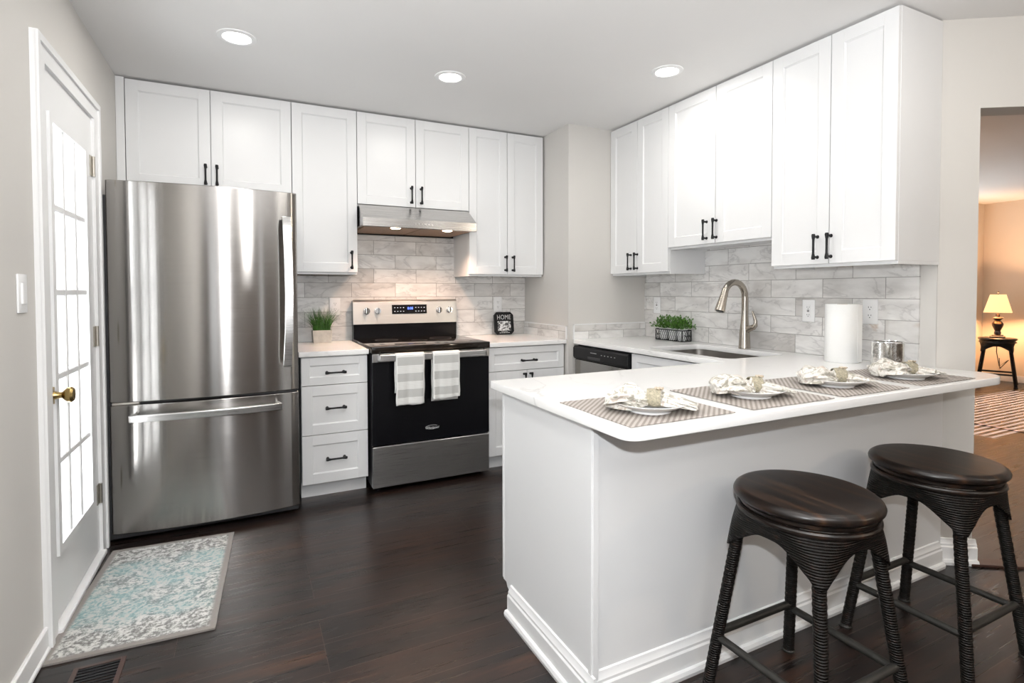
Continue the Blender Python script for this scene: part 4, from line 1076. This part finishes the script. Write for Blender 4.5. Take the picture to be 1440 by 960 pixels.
# ------------------------------------------------------------------ paper towel roll, canister
pt = thing('paper_towel_roll', 'upright white paper towel roll on the worktop near the tile', 'paper towels', (2.335, -2.268, CT + .0003))
b = bm_(); lathe(b, [(.022, .002), (.070, .0), (.0725, .003), (.0725, .272), (.070, .276), (.022, .274)], seg=48)
box(b, .0, .035, -.0738, -.0722, .004, .272)
obj('paper', b, PAPER, pt, smooth=40)
b = bm_(); lathe(b, [(.0222, .002), (.0222, .2755), (.0205, .2755), (.0205, .002), (.0222, .002)], seg=28); obj('core', b, CARD, pt)
cn = thing('candle_jar', 'mirrored silver jar on the worktop right of the paper towels', 'jar', (2.325, -2.478, CT + .0003))
b = bm_(); lathe(b, [(0, 0), (.058, 0), (.062, .004), (.062, .112), (.058, .112), (.058, .012), (0, .012)], seg=48); obj('glass', b, MIRROR, cn, smooth=40)
b = bm_(); tube(b, [(.0605 * math.cos(a * PI / 24), .0605 * math.sin(a * PI / 24), .1125) for a in range(48)], .0038, 8, True); obj('rim', b, CHROME, cn)

# ------------------------------------------------------------------ grass pot
gp = thing('grass_planter', 'square whitewashed pot of artificial grass beside the refrigerator', 'planter', (.222, -.098, CT + .0003))
b = bm_()
loft(b, [[(-.052, -.036, .0), (.052, -.036, 0), (.052, .036, 0), (-.052, .036, 0)], [(-.058, -.040, .078), (.058, -.040, .078), (.058, .040, .078), (-.058, .040, .078)], [(-.052, -.034, .078), (.052, -.034, .078), (.052, .034, .078), (-.052, .034, .078)], [(-.05, -.032, .066), (.05, -.032, .066), (.05, .032, .066), (-.05, .032, .066)]])
b.faces.new([v for v in b.verts if v.co.z < 1e-6]); obj('pot', b, POTM, gp, smooth=0, bevel=.002)
b = bm_(); r = random.Random(5)
for i in range(360):
    x, y = r.uniform(-.047, .047), r.uniform(-.029, .029); L = r.uniform(.105, .175); lean = Vector((x * .85 + r.gauss(0, .032), y * .6 + r.gauss(0, .020), 0)) * r.uniform(.6, 1.5)
    a = r.uniform(0, PI); wv = Vector((math.cos(a), math.sin(a), 0)) * r.uniform(.0012, .0022); prev = None
    for k in range(5):
        u = k / 4; p = Vector((x, y, .062)) + Vector((0, 0, L * (u - .18 * u * u * lean.length * 12))) + lean * u ** 1.7; p.y = min(p.y, .078); p.x = max(p.x, -.14)
        w_ = wv * (1 - u * .92)
        cur = (b.verts.new(p - w_), b.verts.new(p + w_))
        if prev: b.faces.new((prev[0], prev[1], cur[1], cur[0]))
        prev = cur
g = obj('grass', b, LEAF, gp, smooth=0); g['kind'] = 'stuff'; gp.scale = (1.08, 1.0, 1.08)

# ------------------------------------------------------------------ wire herb basket with three tin pots
HB = Vector((2.405, -1.055, CT + .0003)); hrz = math.radians(-90)
hb = thing('wire_basket', 'black wire basket holding three herb pots by the chase', 'basket', HB, hrz)
b = bm_(); Wb, Db, Hb = .128, .040, .075
def wire(p, q, r=.0018): tube(b, [p, q], r, 6)
C4 = [(-Wb, -Db), (Wb, -Db), (Wb, Db), (-Wb, Db)]
for i in range(4):
    p, q = C4[i], C4[(i + 1) % 4]
    for z, r in ((.003, .0025), (Hb, .0036)): wire((*p, z), (*q, z), r)
    wire((*p, .003), (*p, Hb), .0032)
    n = 13 if i % 2 == 0 else 4
    for k in range(n):
        for s in (1, -1):
            u0 = (k + .5) / n; u1 = min(1, max(0, u0 + s * 1.6 / n))
            P0 = (p[0] + (q[0] - p[0]) * u0, p[1] + (q[1] - p[1]) * u0, .003); P1 = (p[0] + (q[0] - p[0]) * u1, p[1] + (q[1] - p[1]) * u1, Hb)
            wire(P0, P1, .0011)
for x in (-.043, .043): wire((x, -Db, .003), (x, Db, .003))
for k in range(9):
    x = -Wb + 2 * Wb * k / 8; wire((x, -Db, .003), (x, Db, .003), .0011)
obj('wire_frame', b, BLACKM, hb)
b = bm_()
for s in (-1, 1): tube(b, [(s * Wb, -.02, .045), (s * (Wb + .012), -.018, .036), (s * (Wb + .012), .018, .036), (s * Wb, .02, .045)], .0025, 8)
obj('handle', b, BLACKM, hb)
for i, (dx, nm) in enumerate(((-.085, 'leftmost of the three, nearest the chase'), (0, 'middle one of the three'), (.085, 'rightmost of the three, nearest the faucet'))):
    wp = HB + Matrix.Rotation(hrz, 3, 'Z') @ Vector((dx, 0, .0045))
    po = thing('herb_pot', 'white tin herb pot in the wire basket, ' + nm, 'potted plant', wp, 0, 'herb pots in the wire basket')
    b = bm_(); lathe(b, [(0, 0), (.026, 0), (.035, .070), (.0375, .072), (.0375, .077), (.034, .077), (.031, .066), (0, .066)], seg=28); obj('pot', b, POTW, po, smooth=40)
    b = bm_(); r = random.Random(40 + i)
    for k in range(300):
        a = r.uniform(0, 2 * PI); el = r.uniform(.10, 1.0); L = r.uniform(.03, .088)
        d = Vector((math.cos(a) * math.cos(el * 1.4), math.sin(a) * math.cos(el * 1.4), math.sin(el * 1.4)))
        p = Vector((r.uniform(-.018, .018), r.uniform(-.018, .018), .070)) + Vector((d.x * L * 1.05, d.y * L * 1.05, d.z * L * 1.05))
        p.x = min(p.x, .046); q = d.cross(Vector((r.uniform(-1, 1), r.uniform(-1, 1), r.uniform(-1, 1)))).normalized(); l_ = r.uniform(.012, .020); w_ = .0056
        tip = (d + Vector((0, 0, .3))).normalized()
        b.faces.new([b.verts.new(p), b.verts.new(p + tip * l_ * .5 + q * w_), b.verts.new(p + tip * l_), b.verts.new(p + tip * l_ * .5 - q * w_)])
    for k in range(30):
        a = r.uniform(0, 2 * PI); d = Vector((math.cos(a) * r.uniform(.1, .8), math.sin(a) * r.uniform(.1, .8), 1)).normalized(); tube(b, [(0, 0, .064), tuple(Vector((0, 0, .064)) + d * .045)], .0008, 4)
    f_ = obj('foliage', b, LEAF2, po, smooth=0); f_['kind'] = 'stuff'

# ------------------------------------------------------------------ HOME sign
sg = thing('home_sign', 'black octagonal HOME picture sign leaning on the tile right of the range', 'sign', (1.592, -.062, CT + .0005), math.radians(0))
sg.rotation_euler = (math.radians(-8), 0, 0)
S = .084; c_ = .024
oct_ = [(-S + c_, 0), (S - c_, 0), (S, c_), (S, .178 - c_), (S - c_, .178), (-S + c_, .178), (-S, .178 - c_), (-S, c_)]
b = bm_(); prism(b, oct_, 'y', -.006, .008); obj('board', b, BLACKP, sg, smooth=0, bevel=.002)
b = bm_(); box(b, -.056, .056, -.0075, -.0055, .030, .106); obj('picture', b, PHOTO, sg, smooth=0)
text_obj('lettering', 'HOME', .052, LETTER, sg, (0, -.0065, .135), (PI / 2, 0, 0), xs=.78, spacing=1.1)
b = bm_()
for row, (zz, ws) in enumerate(((.024, (.010, .012, .009, .011)), (.014, (.014, .010, .020, .012, .016)))):
    tot = sum(ws) + .004 * (len(ws) - 1); x = -tot / 2
    for w_ in ws: box(b, x, x + w_, -.0068, -.0058, zz - .002, zz + .002); x += w_ + .004
obj('small_print', b, LETTER, sg, smooth=0)
